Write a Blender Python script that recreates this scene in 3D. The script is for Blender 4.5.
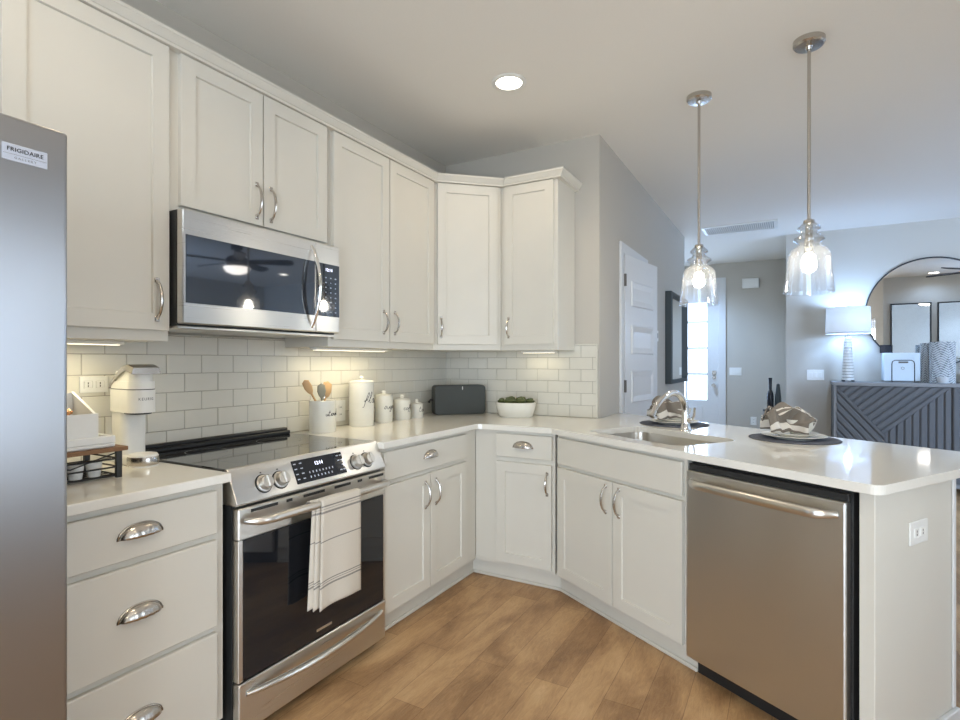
import bpy, bmesh, math, random
from mathutils import Matrix, Vector, noise
random.seed(7)
for o in list(bpy.data.objects): bpy.data.objects.remove(o)
SC = bpy.context.scene
COL = SC.collection
R = math.radians
# ------------------------------------------------------------------ camera
cd = bpy.data.cameras.new('camera'); cam = bpy.data.objects.new('camera', cd); COL.objects.link(cam)
cam.location = (2.239, -3.447, 1.278); cam.rotation_euler = (R(90), 0, R(29.414))
cd.sensor_width = 36; cd.lens = 545.73/960*36; cd.shift_y = 2/960; cd.clip_start = .02; cd.clip_end = 60
SC.camera = cam
# ------------------------------------------------------------------ view, world
SC.view_settings.view_transform = 'Standard'; SC.view_settings.look = 'None'
SC.view_settings.gamma = 1; SC.view_settings.exposure = 0.08
try: SC.view_settings.use_curve_mapping = False
except Exception: pass
w = bpy.data.worlds.new('sky'); SC.world = w; w.use_nodes = True
bg = w.node_tree.nodes['Background']; bg.inputs[0].default_value = (.80, .90, 1, 1); bg.inputs[1].default_value = 4
# ------------------------------------------------------------------ lights (daylight windows, ceiling cans)
def area(name, loc, rot, sx, sy, power, col):
    l = bpy.data.lights.new(name, 'AREA'); l.shape = 'RECTANGLE'; l.size = sx; l.size_y = sy
    l.energy = power; l.color = col
    o = bpy.data.objects.new(name, l); COL.objects.link(o); o.location = loc; o.rotation_euler = rot
    return o
DAY = (.42, .63, 1.0); WARM = (1.0, .80, .55); COOL = (.40, .62, 1.0); NEUT = (1.0, .95, .87)
area('daylight_living', (6.3, -1.08, 1.45), (R(90), 0, 0), 2.0, 1.9, 350, DAY)      # outside an unseen living room window, placed to light hall and sideboard wall
area('patio_fill', (2.4, -5.98, 1.2), (R(90), 0, 0), 2.4, 2.1, 126, (.74, .84, .95))      # outside an unseen patio door, added as soft fill from behind the camera
area('daylight_entry', (.85, 5.70, 1.4), (R(-90), 0, 0), 1.0, 1.9, 70, DAY)
area('daylight_side', (3.95, -2.6, 1.35), (0, R(90), 0), 1.3, 1.5, 8, (.82, .90, 1.0))     # outside the breakfast window          # outside the front door lites
CANS = [(.964, -.875, 8, WARM), (.964, -2.75, 9, WARM), (2.7, -2.75, 18, WARM), (2.7, -4.7, 22, WARM), (4.33, -.45, 10, COOL), (5.9, 2.9, 55, COOL), (.62, 4.45, 150, COOL)]  # entry can added to cool the hall; other out-of-view cans unseen, kept for light
for i, (x, y, p, c) in enumerate(CANS):
    l = bpy.data.lights.new('can_light', 'SPOT'); l.energy = p*1.7; l.color = c; l.spot_size = R(150); l.spot_blend = .6; l.shadow_soft_size = .06
    o = bpy.data.objects.new('can_light', l); COL.objects.link(o); o.location = (x, y, 2.735)
# ------------------------------------------------------------------ materials
def lin(v):
    v /= 255.0
    return v/12.92 if v <= .04045 else ((v+.055)/1.055)**2.4
def srgb(r, g, b): return (lin(r), lin(g), lin(b), 1)
def mat(name, col, rough=.5, metal=0., spec=None, bump=None, bscale=40, emit=None, estr=0, coat=0):
    m = bpy.data.materials.new(name); m.use_nodes = True
    n = m.node_tree.nodes; L = m.node_tree.links; b = n['Principled BSDF']
    c = srgb(*col) if max(col) > 1.01 else (*col, 1)
    b.inputs['Base Color'].default_value = c; b.inputs['Roughness'].default_value = rough; b.inputs['Metallic'].default_value = metal
    if spec is not None: b.inputs['Specular IOR Level'].default_value = spec
    if coat: b.inputs['Coat Weight'].default_value = coat; b.inputs['Coat Roughness'].default_value = .05
    if emit: b.inputs['Emission Color'].default_value = (*emit, 1); b.inputs['Emission Strength'].default_value = estr
    tc = n.new('ShaderNodeTexCoord'); ns = n.new('ShaderNodeTexNoise'); ns.inputs['Scale'].default_value = bscale
    L.new(tc.outputs['Object'], ns.inputs['Vector'])
    # faint procedural tone variation on every surface
    mx = n.new('ShaderNodeMixRGB'); mx.blend_type = 'MULTIPLY'; mx.inputs[0].default_value = .05
    mx.inputs[1].default_value = c; L.new(ns.outputs['Fac'], mx.inputs[2]); L.new(mx.outputs[0], b.inputs['Base Color'])
    if bump:
        bp = n.new('ShaderNodeBump'); bp.inputs['Strength'].default_value = bump; bp.inputs['Distance'].default_value = .002
        L.new(ns.outputs['Fac'], bp.inputs['Height']); L.new(bp.outputs[0], b.inputs['Normal'])
    m['nodes'] = True
    return m
def steel(name, col, rough, stretch, rot=.25):
    m = bpy.data.materials.new(name); m.use_nodes = True
    n = m.node_tree.nodes; L = m.node_tree.links; b = n['Principled BSDF']
    b.inputs['Base Color'].default_value = (*col, 1); b.inputs['Metallic'].default_value = 1; b.inputs['Roughness'].default_value = rough
    tc = n.new('ShaderNodeTexCoord'); mp = n.new('ShaderNodeMapping'); mp.inputs['Scale'].default_value = stretch
    ns = n.new('ShaderNodeTexNoise'); ns.inputs['Scale'].default_value = 1; ns.inputs['Detail'].default_value = 3
    L.new(tc.outputs['Object'], mp.inputs[0]); L.new(mp.outputs[0], ns.inputs['Vector'])
    mr = n.new('ShaderNodeMapRange'); mr.inputs[3].default_value = rough*.92; mr.inputs[4].default_value = rough*1.1
    L.new(ns.outputs['Fac'], mr.inputs[0]); L.new(mr.outputs[0], b.inputs['Roughness'])
    b.inputs['Anisotropic'].default_value = .75; b.inputs['Anisotropic Rotation'].default_value = rot
    tg = n.new('ShaderNodeTangent'); tg.direction_type = 'RADIAL'; tg.axis = 'Z'; L.new(tg.outputs[0], b.inputs['Tangent'])
    return m
def glass(name, tint, rough=.0, refl=.10, bump=0, milk=0.):
    m = bpy.data.materials.new(name); m.use_nodes = True
    n = m.node_tree.nodes; L = m.node_tree.links; out = n['Material Output']; n.remove(n['Principled BSDF'])
    tr = n.new('ShaderNodeBsdfTransparent'); tr.inputs[0].default_value = (*tint, 1)
    gl = n.new('ShaderNodeBsdfGlossy'); gl.inputs['Roughness'].default_value = rough+.02
    fr = n.new('ShaderNodeLayerWeight'); fr.inputs[0].default_value = .25
    ma = n.new('ShaderNodeMath'); ma.operation = 'MULTIPLY_ADD'; ma.inputs[1].default_value = .75; ma.inputs[2].default_value = refl*.4
    L.new(fr.outputs['Facing'], ma.inputs[0])
    mx = n.new('ShaderNodeMixShader'); L.new(ma.outputs[0], mx.inputs[0]); L.new(tr.outputs[0], mx.inputs[1]); L.new(gl.outputs[0], mx.inputs[2])
    last = mx
    if milk:
        df = n.new('ShaderNodeBsdfTranslucent'); df.inputs[0].default_value = (1, 1, 1, 1)
        vo = n.new('ShaderNodeTexVoronoi'); vo.inputs['Scale'].default_value = 160
        tc = n.new('ShaderNodeTexCoord'); L.new(tc.outputs['Object'], vo.inputs['Vector'])
        mr = n.new('ShaderNodeMapRange'); mr.inputs[1].default_value = .15; mr.inputs[2].default_value = .5
        mr.inputs[3].default_value = milk*2.4; mr.inputs[4].default_value = milk*.2
        L.new(vo.outputs['Distance'], mr.inputs[0])
        m2 = n.new('ShaderNodeMixShader'); L.new(mr.outputs[0], m2.inputs[0]); L.new(mx.outputs[0], m2.inputs[1]); L.new(df.outputs[0], m2.inputs[2]); last = m2
    L.new(last.outputs[0], out.inputs[0])
    return m
def floor_mat():
    m = bpy.data.materials.new('wood_planks'); m.use_nodes = True
    n = m.node_tree.nodes; L = m.node_tree.links; b = n['Principled BSDF']
    tc = n.new('ShaderNodeTexCoord'); mp = n.new('ShaderNodeMapping'); mp.inputs['Rotation'].default_value = (0, 0, R(90)); mp.inputs['Location'].default_value = (.3, .05, 0)
    L.new(tc.outputs['Object'], mp.inputs[0])
    br = n.new('ShaderNodeTexBrick'); br.inputs['Scale'].default_value = 1; br.inputs['Brick Width'].default_value = 1.05; br.inputs['Row Height'].default_value = .140
    br.inputs['Mortar Size'].default_value = .0012; br.inputs['Mortar Smooth'].default_value = .3; br.inputs['Bias'].default_value = 0
    br.offset = .37; br.offset_frequency = 2
    br.inputs['Color1'].default_value = (.0, .0, .0, 1); br.inputs['Color2'].default_value = (1, 1, 1, 1); br.inputs['Mortar'].default_value = (.15, .15, .15, 1)
    L.new(mp.outputs[0], br.inputs['Vector'])
    mg = n.new('ShaderNodeMapping'); mg.inputs['Scale'].default_value = (42, 7.0, 1); L.new(tc.outputs['Object'], mg.inputs[0])
    g = n.new('ShaderNodeTexNoise'); g.inputs['Scale'].default_value = 1; g.inputs['Detail'].default_value = 9; g.inputs['Roughness'].default_value = .80; g.inputs['Distortion'].default_value = 2.2
    L.new(mg.outputs[0], g.inputs['Vector'])
    ml = n.new('ShaderNodeMapping'); ml.inputs['Scale'].default_value = (6, 2.4, 1); L.new(tc.outputs['Object'], ml.inputs[0])
    g2 = n.new('ShaderNodeTexNoise'); g2.inputs['Scale'].default_value = 1; g2.inputs['Detail'].default_value = 7; g2.inputs['Distortion'].default_value = .6; L.new(ml.outputs[0], g2.inputs['Vector'])
    a1 = n.new('ShaderNodeMath'); a1.operation = 'MULTIPLY_ADD'; a1.inputs[1].default_value = .13; L.new(br.outputs['Color'], a1.inputs[0])
    a0 = n.new('ShaderNodeMath'); a0.operation = 'MULTIPLY_ADD'; a0.inputs[1].default_value = .46; L.new(g.outputs['Fac'], a0.inputs[0])
    a2 = n.new('ShaderNodeMath'); a2.operation = 'MULTIPLY'; a2.inputs[1].default_value = .64; L.new(g2.outputs['Fac'], a2.inputs[0])
    L.new(a2.outputs[0], a0.inputs[2]); L.new(a0.outputs[0], a1.inputs[2])
    cr = n.new('ShaderNodeValToRGB'); e = cr.color_ramp.elements
    e[0].position = .26; e[0].color = srgb(92, 66, 42); e[1].position = .88; e[1].color = srgb(214, 178, 132)
    x = e.new(.52); x.color = srgb(152, 115, 77); x = e.new(.70); x.color = srgb(194, 155, 110)
    L.new(a1.outputs[0], cr.inputs[0])
    mm = n.new('ShaderNodeMixRGB'); mm.blend_type = 'MULTIPLY'; L.new(br.outputs['Fac'], mm.inputs[0]); L.new(cr.outputs[0], mm.inputs[1]); mm.inputs[2].default_value = (.62, .56, .5, 1)
    L.new(mm.outputs[0], b.inputs['Base Color'])
    b.inputs['Roughness'].default_value = .42
    bp = n.new('ShaderNodeBump'); bp.inputs['Strength'].default_value = .6; bp.inputs['Distance'].default_value = .004
    L.new(g.outputs['Fac'], bp.inputs['Height']); L.new(bp.outputs[0], b.inputs['Normal'])
    return m
def stripes_mat(name, base, line, axis, bands, rough=.9):
    """cloth woven with stripes at given object-space heights along an axis: (centre, halfwidth) list"""
    m = mat(name, base, rough, bump=.5, bscale=350); n = m.node_tree.nodes; L = m.node_tree.links; b = n['Principled BSDF']
    src = b.inputs['Base Color'].links[0].from_socket
    tc = n.new('ShaderNodeTexCoord'); sp = n.new('ShaderNodeSeparateXYZ'); L.new(tc.outputs['UV'], sp.inputs[0])
    acc = None
    for c, h in bands:
        s = n.new('ShaderNodeMath'); s.operation = 'SUBTRACT'; L.new(sp.outputs[axis], s.inputs[0]); s.inputs[1].default_value = c
        ab = n.new('ShaderNodeMath'); ab.operation = 'ABSOLUTE'; L.new(s.outputs[0], ab.inputs[0])
        lt = n.new('ShaderNodeMath'); lt.operation = 'LESS_THAN'; L.new(ab.outputs[0], lt.inputs[0]); lt.inputs[1].default_value = h
        if acc is None: acc = lt
        else:
            ad = n.new('ShaderNodeMath'); ad.operation = 'MAXIMUM'; L.new(acc.outputs[0], ad.inputs[0]); L.new(lt.outputs[0], ad.inputs[1]); acc = ad
    mx = n.new('ShaderNodeMixRGB'); L.new(acc.outputs[0], mx.inputs[0]); L.new(src, mx.inputs[1]); mx.inputs[2].default_value = srgb(*line)
    L.new(mx.outputs[0], b.inputs['Base Color'])
    return m
M = {}
M['cab'] = mat('cabinet_paint', (216, 212, 201), .38, bump=.03, bscale=6)
M['wall'] = mat('wall_paint', (193, 187, 176), .85, bump=.05, bscale=220)
M['ceil'] = mat('ceiling_paint', (236, 232, 224), .9, bump=.05, bscale=180)
M['trim'] = mat('trim_paint', (218, 218, 217), .4)
M['floor'] = floor_mat()
M['quartz'] = mat('white_quartz', (232, 229, 220), .07, bscale=90)
M['tile'] = mat('glazed_tile', (218, 214, 202), .12, bump=.04, bscale=18)
M['grout'] = mat('grout', (168, 162, 150), .9)
M['steelh'] = steel('brushed_steel', (.68, .66, .62), .28, (1.5, 1.5, 420))
M['steelv'] = steel('brushed_steel_door', (.67, .67, .65), .32, (420, 420, 1.2))
M['steelf'] = steel('fridge_steel', (.37, .37, .375), .36, (380, 380, 1.5), 0)
M['sinks'] = steel('sink_steel', (.60, .57, .52), .30, (3, 3, 3))
M['knob'] = mat('satin_knob', (.58, .56, .52), .36, 1)
M['spatula'] = mat('taupe_silicone', (150, 146, 128), .6)
M['nickel'] = mat('satin_nickel', (.56, .53, .49), .26, 1)
M['chrome'] = mat('chrome', (.80, .79, .77), .08, 1)
M['blackg'] = mat('black_glass', (.012, .013, .016), .03, spec=.6)
M['mwglass'] = mat('tinted_glass', (.02, .025, .036), .03, spec=1.0, coat=.6)
M['cook'] = mat('cooktop_glass', (.02, .02, .02), .05, spec=.9, coat=.4)
M['black'] = mat('black_plastic', (.018, .018, .018), .45)
M['dside'] = mat('dark_side_panel', (40, 42, 42), .5)
M['white'] = mat('white_plastic', (232, 231, 226), .35)
M['ceramic'] = mat('white_ceramic', (232, 229, 218), .18)
M['ink'] = mat('black_ink', (22, 22, 24), .6)
M['wood'] = mat('utensil_wood', (206, 168, 122), .6, bump=.2, bscale=30)
M['wood2'] = mat('brown_wood', (128, 92, 60), .6, bump=.2, bscale=30)
M['green'] = mat('plant_green', (84, 92, 54), .6, bump=.6, bscale=120)
M['spk'] = mat('speaker_charcoal', (62, 66, 64), .55, bump=.3, bscale=500)
M['mid'] = mat('mid_grey', (150, 150, 150), .5)
M['seed'] = glass('seeded_glass', (.96, .98, 1), .0, .14, milk=.028)
M['pane'] = glass('window_glass', (.96, .98, 1), .0, .1)
M['mirror'] = mat('mirror_silver', (.93, .94, .94), .0, 1)
M['lens'] = mat('lamp_lens', (.9, .9, .9), .4, emit=(1, .93, .82), estr=14)
M['bulb'] = mat('bulb_glow', (.9, .9, .9), .4, emit=(1, .90, .74), estr=115)
M['fanlight'] = mat('fan_bowl', (.9, .9, .9), .4, emit=(1, .93, .85), estr=9)
M['shade'] = mat('lamp_shade', (236, 238, 244), .9, emit=(.55, .74, 1), estr=.42)
M['ledstrip'] = mat('led_lens', (.9, .9, .9), .4, emit=(1, .88, .62), estr=2)
M['lcd'] = mat('lcd_digits', (.9, .9, 1), .4, emit=(.80, .84, 1), estr=2.2)
M['legend'] = mat('panel_legend', (186, 190, 200), .6)
M['greywood'] = mat('grey_washed_wood', (98, 98, 98), .7, bump=.4, bscale=60)
M['greytop'] = mat('grey_wood_top', (140, 138, 136), .6, bump=.2, bscale=40)
M['placemat'] = mat('woven_placemat', (84, 88, 98), .9, bump=.8, bscale=260)
M['fanblade'] = mat('dark_fan_blade', (46, 42, 40), .5)
M['vase'] = mat('textured_vase', (206, 208, 208), .6)
M['vased'] = mat('vase_groove', (120, 124, 126), .7)
M['frame'] = mat('dark_frame', (64, 72, 74), .5)
M['bluebox'] = mat('painted_box', (214, 224, 230), .5)
M['copper'] = mat('copper', (.75, .42, .25), .25, 1)
M['bottle'] = mat('dark_bottle', (34, 36, 44), .2)
M['stripe'] = mat('lamp_stripe', (104, 98, 92), .6)
M['towel'] = stripes_mat('striped_towel', (212, 203, 188), (140, 134, 126), 'Y', [(.127, .006), (.150, .002), (.178, .009), (.424, .005), (.765, .005), (.785, .003), (.810, .008)])
M['napkin'] = stripes_mat('striped_napkin', (120, 112, 102), (216, 210, 200), 'Y', [(.05, .03), (.30, .022), (.36, .006), (.62, .022), (.68, .006), (.96, .03)])
# ------------------------------------------------------------------ mesh helper
class MB:
    def __init__(s): s.b = bmesh.new(); s.mats = []
    def _x(s, vs, M4):
        if M4 is not None: bmesh.ops.transform(s.b, matrix=M4, verts=vs)
    def _tag(s, fs, mi):
        for f in fs: f.material_index = mi
    def box(s, x0, y0, z0, x1, y1, z1, bev=0., M4=None, mi=0, seg=1):
        r = bmesh.ops.create_cube(s.b, size=1); vs = r['verts']
        for v in vs: v.co = Vector(((x0+x1)/2+v.co.x*(x1-x0), (y0+y1)/2+v.co.y*(y1-y0), (z0+z1)/2+v.co.z*(z1-z0)))
        fs = list({f for v in vs for f in v.link_faces})
        if bev:
            es = list({e for v in vs for e in v.link_edges})
            q = bmesh.ops.bevel(s.b, geom=es, offset=bev, segments=seg, profile=.5, affect='EDGES')
            vs = list({v for f in q['faces'] for v in f.verts} | {v for v in vs if v.is_valid})
            fs = list({f for v in vs for f in v.link_faces})
        s._tag(fs, mi); s._x(vs, M4); return s
    def faces(s, verts, faces, M4=None, mi=0, smooth=False):
        vs = [s.b.verts.new(v) for v in verts]
        for f in faces:
            try:
                g = s.b.faces.new([vs[i] for i in f]); g.material_index = mi; g.smooth = smooth
            except ValueError: pass
        s._x(vs, M4); return s
    def prism(s, poly, z0, z1, M4=None, mi=0):
        n = len(poly)
        v = [(x, y, z0) for x, y in poly]+[(x, y, z1) for x, y in poly]
        f = [list(range(n))[::-1], list(range(n, 2*n))]+[[i, (i+1) % n, n+(i+1) % n, n+i] for i in range(n)]
        return s.faces(v, f, M4, mi)
    def lathe(s, prof, seg=28, M4=None, mi=0, smooth=True, cap=True, sx=1., sy=1.):
        vs = []; 
        for r, z in prof:
            vs += [(r*math.cos(2*math.pi*k/seg)*sx, r*math.sin(2*math.pi*k/seg)*sy, z) for k in range(seg)]
        fs = []
        for i in range(len(prof)-1):
            for k in range(seg):
                a = i*seg+k; b = i*seg+(k+1) % seg; fs.append([a, b, b+seg, a+seg])
        nv = len(prof)*seg
        if cap:
            fs.append(list(range(seg))[::-1]); fs.append(list(range(nv-seg, nv)))
        return s.faces(vs, fs, M4, mi, smooth)
    def cyl(s, p, q, r, seg=16, mi=0, r2=None):
        p = Vector(p); q = Vector(q); d = q-p
        M4 = Matrix.Translation(p) @ d.to_track_quat('Z', 'Y').to_matrix().to_4x4()
        return s.lathe([(r, 0), (r if r2 is None else r2, d.length)], seg, M4, mi)
    def tube(s, pts, r, seg=10, mi=0, flat=1.):
        pts = [Vector(p) for p in pts]; n = len(pts); vs = []; up = None
        rr = r if isinstance(r, (list, tuple)) else [r]*n
        for i, p in enumerate(pts):
            t = (pts[min(i+1, n-1)]-pts[max(i-1, 0)]).normalized()
            if up is None:
                up = Vector((0, 0, 1)) if abs(t.z) < .9 else Vector((1, 0, 0))
            a = (up-t*up.dot(t)).normalized(); b = t.cross(a); up = a
            for k in range(seg):
                th = 2*math.pi*k/seg; vs.append(p+(a*math.cos(th)+b*math.sin(th)*flat)*rr[i])
        fs = []
        for i in range(n-1):
            for k in range(seg):
                a = i*seg+k; b = i*seg+(k+1) % seg; fs.append([a, b, b+seg, a+seg])
        fs.append(list(range(seg))[::-1]); fs.append(list(range((n-1)*seg, n*seg)))
        return s.faces(vs, fs, None, mi, True)
    def shaker(s, x0, z0, x1, z1, y=0., th=.02, fr=.057, dep=.009, M4=None):
        """recessed-panel door, front face at y-th looking to -y"""
        yf = y-th; e = .0015; i = fr; j = fr+.0025
        def ring(d, yy): return [(x0+d, yy, z0+d), (x1-d, yy, z0+d), (x1-d, yy, z1-d), (x0+d, yy, z1-d)]
        v = ring(0, y)+ring(0, yf+e)+ring(e, yf)+ring(i, yf)+ring(j, yf+dep)
        f = [[3, 2, 1, 0]]
        for k in range(4):
            for a in range(4):
                b = (a+1) % 4; f.append([k*4+a, k*4+b, k*4+4+b, k*4+4+a])
        f.append([16, 17, 18, 19])
        return s.faces(v, f, M4)
    def build(s, name, mats, parent=None, smooth=None, uv=None):
        bmesh.ops.recalc_face_normals(s.b, faces=s.b.faces[:])
        for e in s.b.edges:
            if len(e.link_faces) == 2 and e.calc_face_angle(0) > .66: e.smooth = False
        me = bpy.data.meshes.new(name); s.b.to_mesh(me); s.b.free()
        for m in (mats if isinstance(mats, (list, tuple)) else [mats]): me.materials.append(M[m])
        if smooth:
            for p in me.polygons: p.use_smooth = True
        o = bpy.data.objects.new(name, me); COL.objects.link(o)
        if parent is not None: o.parent = parent
        return o
def tag(o, label=None, cat=None, group=None, kind=None):
    if label: o['label'] = label
    if cat: o['category'] = cat
    if group: o['group'] = group
    if kind: o['kind'] = kind
    return o
def thing(name, label, cat, loc=(0, 0, 0), rz=0., group=None):
    o = bpy.data.objects.new(name, None); COL.objects.link(o); o.empty_display_size = .05
    o.location = loc; o.rotation_euler = (0, 0, R(rz)); return tag(o, label, cat, group)
def struct(name, mb, m): return tag(mb.build(name, m), kind='structure')
def text_obj(name, body, size, m, parent, M4, ext=.0004, space=1.0, shear=0.):
    c = bpy.data.curves.new('lettering', 'FONT'); c.body = body; c.size = size; c.align_x = 'CENTER'; c.align_y = 'CENTER'; c.extrude = ext
    c.space_character = space; c.shear = shear; c.resolution_u = 3
    t = bpy.data.objects.new('lettering', c); COL.objects.link(t); bpy.context.view_layer.update()
    dg = bpy.context.evaluated_depsgraph_get(); me = bpy.data.meshes.new_from_object(t.evaluated_get(dg))
    bpy.data.objects.remove(t); bpy.data.curves.remove(c)
    me.materials.clear(); me.materials.append(M[m]); me.transform(M4)
    o = bpy.data.objects.new(name, me); COL.objects.link(o); o.parent = parent; return o
# text lying in the xz-plane facing local -y
def face_y(x, y, z, tilt=0.): return Matrix.Translation((x, y, z)) @ Matrix.Rotation(R(90)+tilt, 4, 'X')
def sweep(mb, path, prof, closed=False):
    """profile (out,z) swept with mitres along plan polyline; out is to the right of travel"""
    P = [Vector((p[0], p[1])) for p in path]; n = len(P); offs = []
    for i in range(n):
        d1 = (P[i]-P[i-1]).normalized() if i > 0 else None
        d2 = (P[i+1]-P[i]).normalized() if i < n-1 else None
        if d1 is None: d1 = d2
        if d2 is None: d2 = d1
        n1 = Vector((d1.y, -d1.x)); n2 = Vector((d2.y, -d2.x)); m = (n1+n2); m /= max(m.dot(n1), 1e-6)
        offs.append(m)
    k = len(prof); vs = []
    for i in range(n):
        for o, z in prof: q = P[i]+offs[i]*o; vs.append((q.x, q.y, z))
    fs = [[i*k+a, i*k+(a+1) % k, (i+1)*k+(a+1) % k, (i+1)*k+a] for i in range(n-1) for a in range(k)]
    fs += [list(range(k)), list(range((n-1)*k, n*k))[::-1]]
    return mb.faces(vs, fs)
H = 2.749; CT = .914
A_ = R(31.43); E1 = Vector((math.cos(A_), -math.sin(A_))); E2 = Vector((math.sin(A_), math.cos(A_))); O_ = Vector((1.117, -.63))
def pen(s, o): q = O_+E1*s+E2*o; return (q.x, q.y)
# ================================================================== ROOM SHELL
struct('floor', MB().box(-.4, -6.0, -.06, 7.7, 5.6, 0), 'floor')
struct('ceiling', MB().box(-.4, -6.0, H, 7.7, 5.6, H+.08), 'ceil')
struct('wall_left', MB().box(-.12, -6.0, 0, 0, .0, H), 'wall')
struct('wall_back', MB().box(-.12, 0, 0, 1.18, .10, H), 'wall')
b = MB(); b.box(1.06, .10, 0, 1.18, .545, H); b.box(1.06, 1.257, 0, 1.18, 3.34, H); b.box(1.06, .545, 2.085, 1.18, 1.257, H)
struct('wall_hall', b, 'wall')
b = MB(); b.box(-.12, .10, 0, -.0, 3.34, H); b.box(0, 3.24, 0, 1.06, 3.34, H); struct('wall_closet', b, 'wall')
struct('wall_foyer', MB().box(-.2, 3.34, 0, -.1, 5.6, H), 'wall')
b = MB(); b.box(-.2, 5.45, 0, .40, 5.57, H); b.box(1.335, 5.45, 0, 2.34, 5.57, H); b.box(.40, 5.45, 2.445, 1.335, 5.57, H)
struct('wall_front', b, 'wall')
b = MB(); b.box(2.222, 3.80, 0, 7.6, 3.92, H); b.box(2.222, 3.92, 0, 2.34, 5.45, H); struct('wall_living', b, 'wall')
b = MB(); b.box(7.5, -.8, 0, 7.62, 3.8, H)
struct('wall_right', b, 'wall')
b = MB(); b.box(3.7, -.92, 0, 5.35, -.8, H); b.box(7.25, -.92, 0, 7.62, -.8, H); b.box(5.35, -.92, 0, 7.25, -.8, .5); b.box(5.35, -.92, 2.4, 7.25, -.8, H); b.box(3.7, -5.9, 0, 3.82, -3.4, H); b.box(3.7, -1.8, 0, 3.82, -.92, H); b.box(3.7, -3.4, 0, 3.82, -1.8, .55); b.box(3.7, -3.4, 2.15, 3.82, -1.8, H); struct('wall_pantry', b, 'wall')
b = MB(); b.box(-.12, -5.92, 0, 1.2, -5.8, H); b.box(3.55, -5.92, 0, 3.82, -5.8, H); b.box(1.2, -5.92, 2.2, 3.55, -5.8, H); struct('wall_patio', b, 'wall')
def window(name, axis, c, a0, a1, z0, z1, cols, rows, fr=.05):
    """window frame with muntins and a pane; axis 'x': plane x=c spanning y"""
    f = MB(); g = MB()
    def bx(m, p0, p1, q0, q1, t):
        if axis == 'x': m.box(c-t, p0, q0, c+t, p1, q1)
        else: m.box(p0, c-t, q0, p1, c+t, q1)
    bx(f, a0, a0+fr, z0, z1, .03); bx(f, a1-fr, a1, z0, z1, .03); bx(f, a0+fr, a1-fr, z0, z0+fr, .03); bx(f, a0+fr, a1-fr, z1-fr, z1, .03)
    for i in range(1, cols):
        x = a0+fr+(a1-a0-2*fr)*i/cols; bx(f, x-.012, x+.012, z0+fr, z1-fr, .012)
    for i in range(1, rows):
        z = z0+fr+(z1-z0-2*fr)*i/rows; bx(f, a0+fr, a1-fr, z-.012, z+.012, .0115)
    bx(g, a0+fr, a1-fr, z0+fr, z1-fr, .003)
    o = struct(name, f, 'trim'); p = g.build('pane', 'pane', o); return o
window('window_1', 'y', -.86, 5.35, 7.25, .5, 2.4, 2, 2)
window('window_2', 'y', -5.86, 1.2, 3.55, .02, 2.2, 2, 1, .08)  # unseen patio door frame, added for the soft fill
window('window_3', 'x', 3.76, -3.4, -1.8, .55, 2.15, 2, 2)
# front door (8 ft, four-lite) with casing
b = MB(); b.box(.401, 5.46, .001, .56, 5.50, 2.444); b.box(1.174, 5.46, .001, 1.334, 5.50, 2.444); b.box(.56, 5.46, 2.18, 1.174, 5.50, 2.444); b.box(.56, 5.46, .001, 1.174, 5.50, .70)
for z in (1.888, 1.491, 1.095): b.box(.56, 5.465, z-.016, 1.174, 5.499, z+.016)
b.box(.866, 5.466, .70, .896, 5.4985, 2.18)
b.box(.62, 5.452, .14, 1.11, 5.46, .60, .003)
d1 = struct('door_1', b, 'trim')
MB().box(.56, 5.477, .70, 1.174, 5.483, 2.18).build('pane', 'pane', d1)
b = MB(); b.box(1.242, 5.44, 1.085, 1.302, 5.46, 1.15, .004); b.cyl((1.272, 5.46, .93), (1.272, 5.42, .93), .018); b.cyl((1.272, 5.42, .93), (1.272, 5.39, .93), .03); b.cyl((1.272, 5.46, 1.045), (1.272, 5.435, 1.045), .026)
b.build('door_handle', 'nickel', d1)
b = MB(); b.box(1.335, 5.43, 0, 1.437, 5.45, 2.54, .003); b.box(.30, 5.43, 0, .40, 5.45, 2.54, .003); b.box(.40, 5.43, 2.445, 1.335, 5.45, 2.54, .003)
struct('trim_1', b, 'trim')
# closet door, panelled, ajar
b = MB()
for y0, y1, z0, z1 in ((.471, .545, 0, 2.15), (1.257, 1.332, 0, 2.15), (.545, 1.257, 2.075, 2.15)): b.box(1.18, y0, z0, 1.198, y1, z1, .003)
struct('trim_2', b, 'trim')
d2 = bpy.data.objects.new('door_2', None); COL.objects.link(d2); d2['kind'] = 'structure'; d2.location = (1.2, .562, 0); d2.rotation_euler = (0, 0, R(82))
b = MB(); b.box(0, 0, .012, .68, .035, 2.07, .002)
leaf = b.b
pz = [(.16, .50), (.60, 1.16), (1.27, 1.60), (1.70, 1.97)]
b2 = MB()
for z0, z1 in ((.16, .46), (.60, .85), (.97, 1.212), (1.337, 1.556), (1.695, 1.885)):
    v0 = [(.11, z0), (.57, z0), (.57, z1), (.11, z1)]
    def rg(d, y): return [(.11+d, y, z0+d), (.57-d, y, z0+d), (.57-d, y, z1-d), (.11+d, y, z1-d)]
    v = rg(0, -.0005)+rg(.007, -.011)+rg(.012, -.011)+rg(.050, -.001)
    f = [[k*4+a, k*4+(a+1) % 4, k*4+4+(a+1) % 4, k*4+4+a] for k in range(3) for a in range(4)]+[[12, 13, 14, 15]]
    b2.faces(v, f)
b.build('leaf', 'trim', d2); b2.build('raised_panel', 'trim', d2)
for z in (.25, 1.10, 1.88):
    MB().box(-.012, -.012, z-.045, .004, .004, z+.045, .002).build('hinge', 'stripe', d2)
b = MB(); b.cyl((.62, 0, .95), (.62, -.05, .95), .012); b.cyl((.62, -.05, .95), (.62, -.075, .95), .027); b.build('door_knob', 'nickel', d2)
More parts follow.
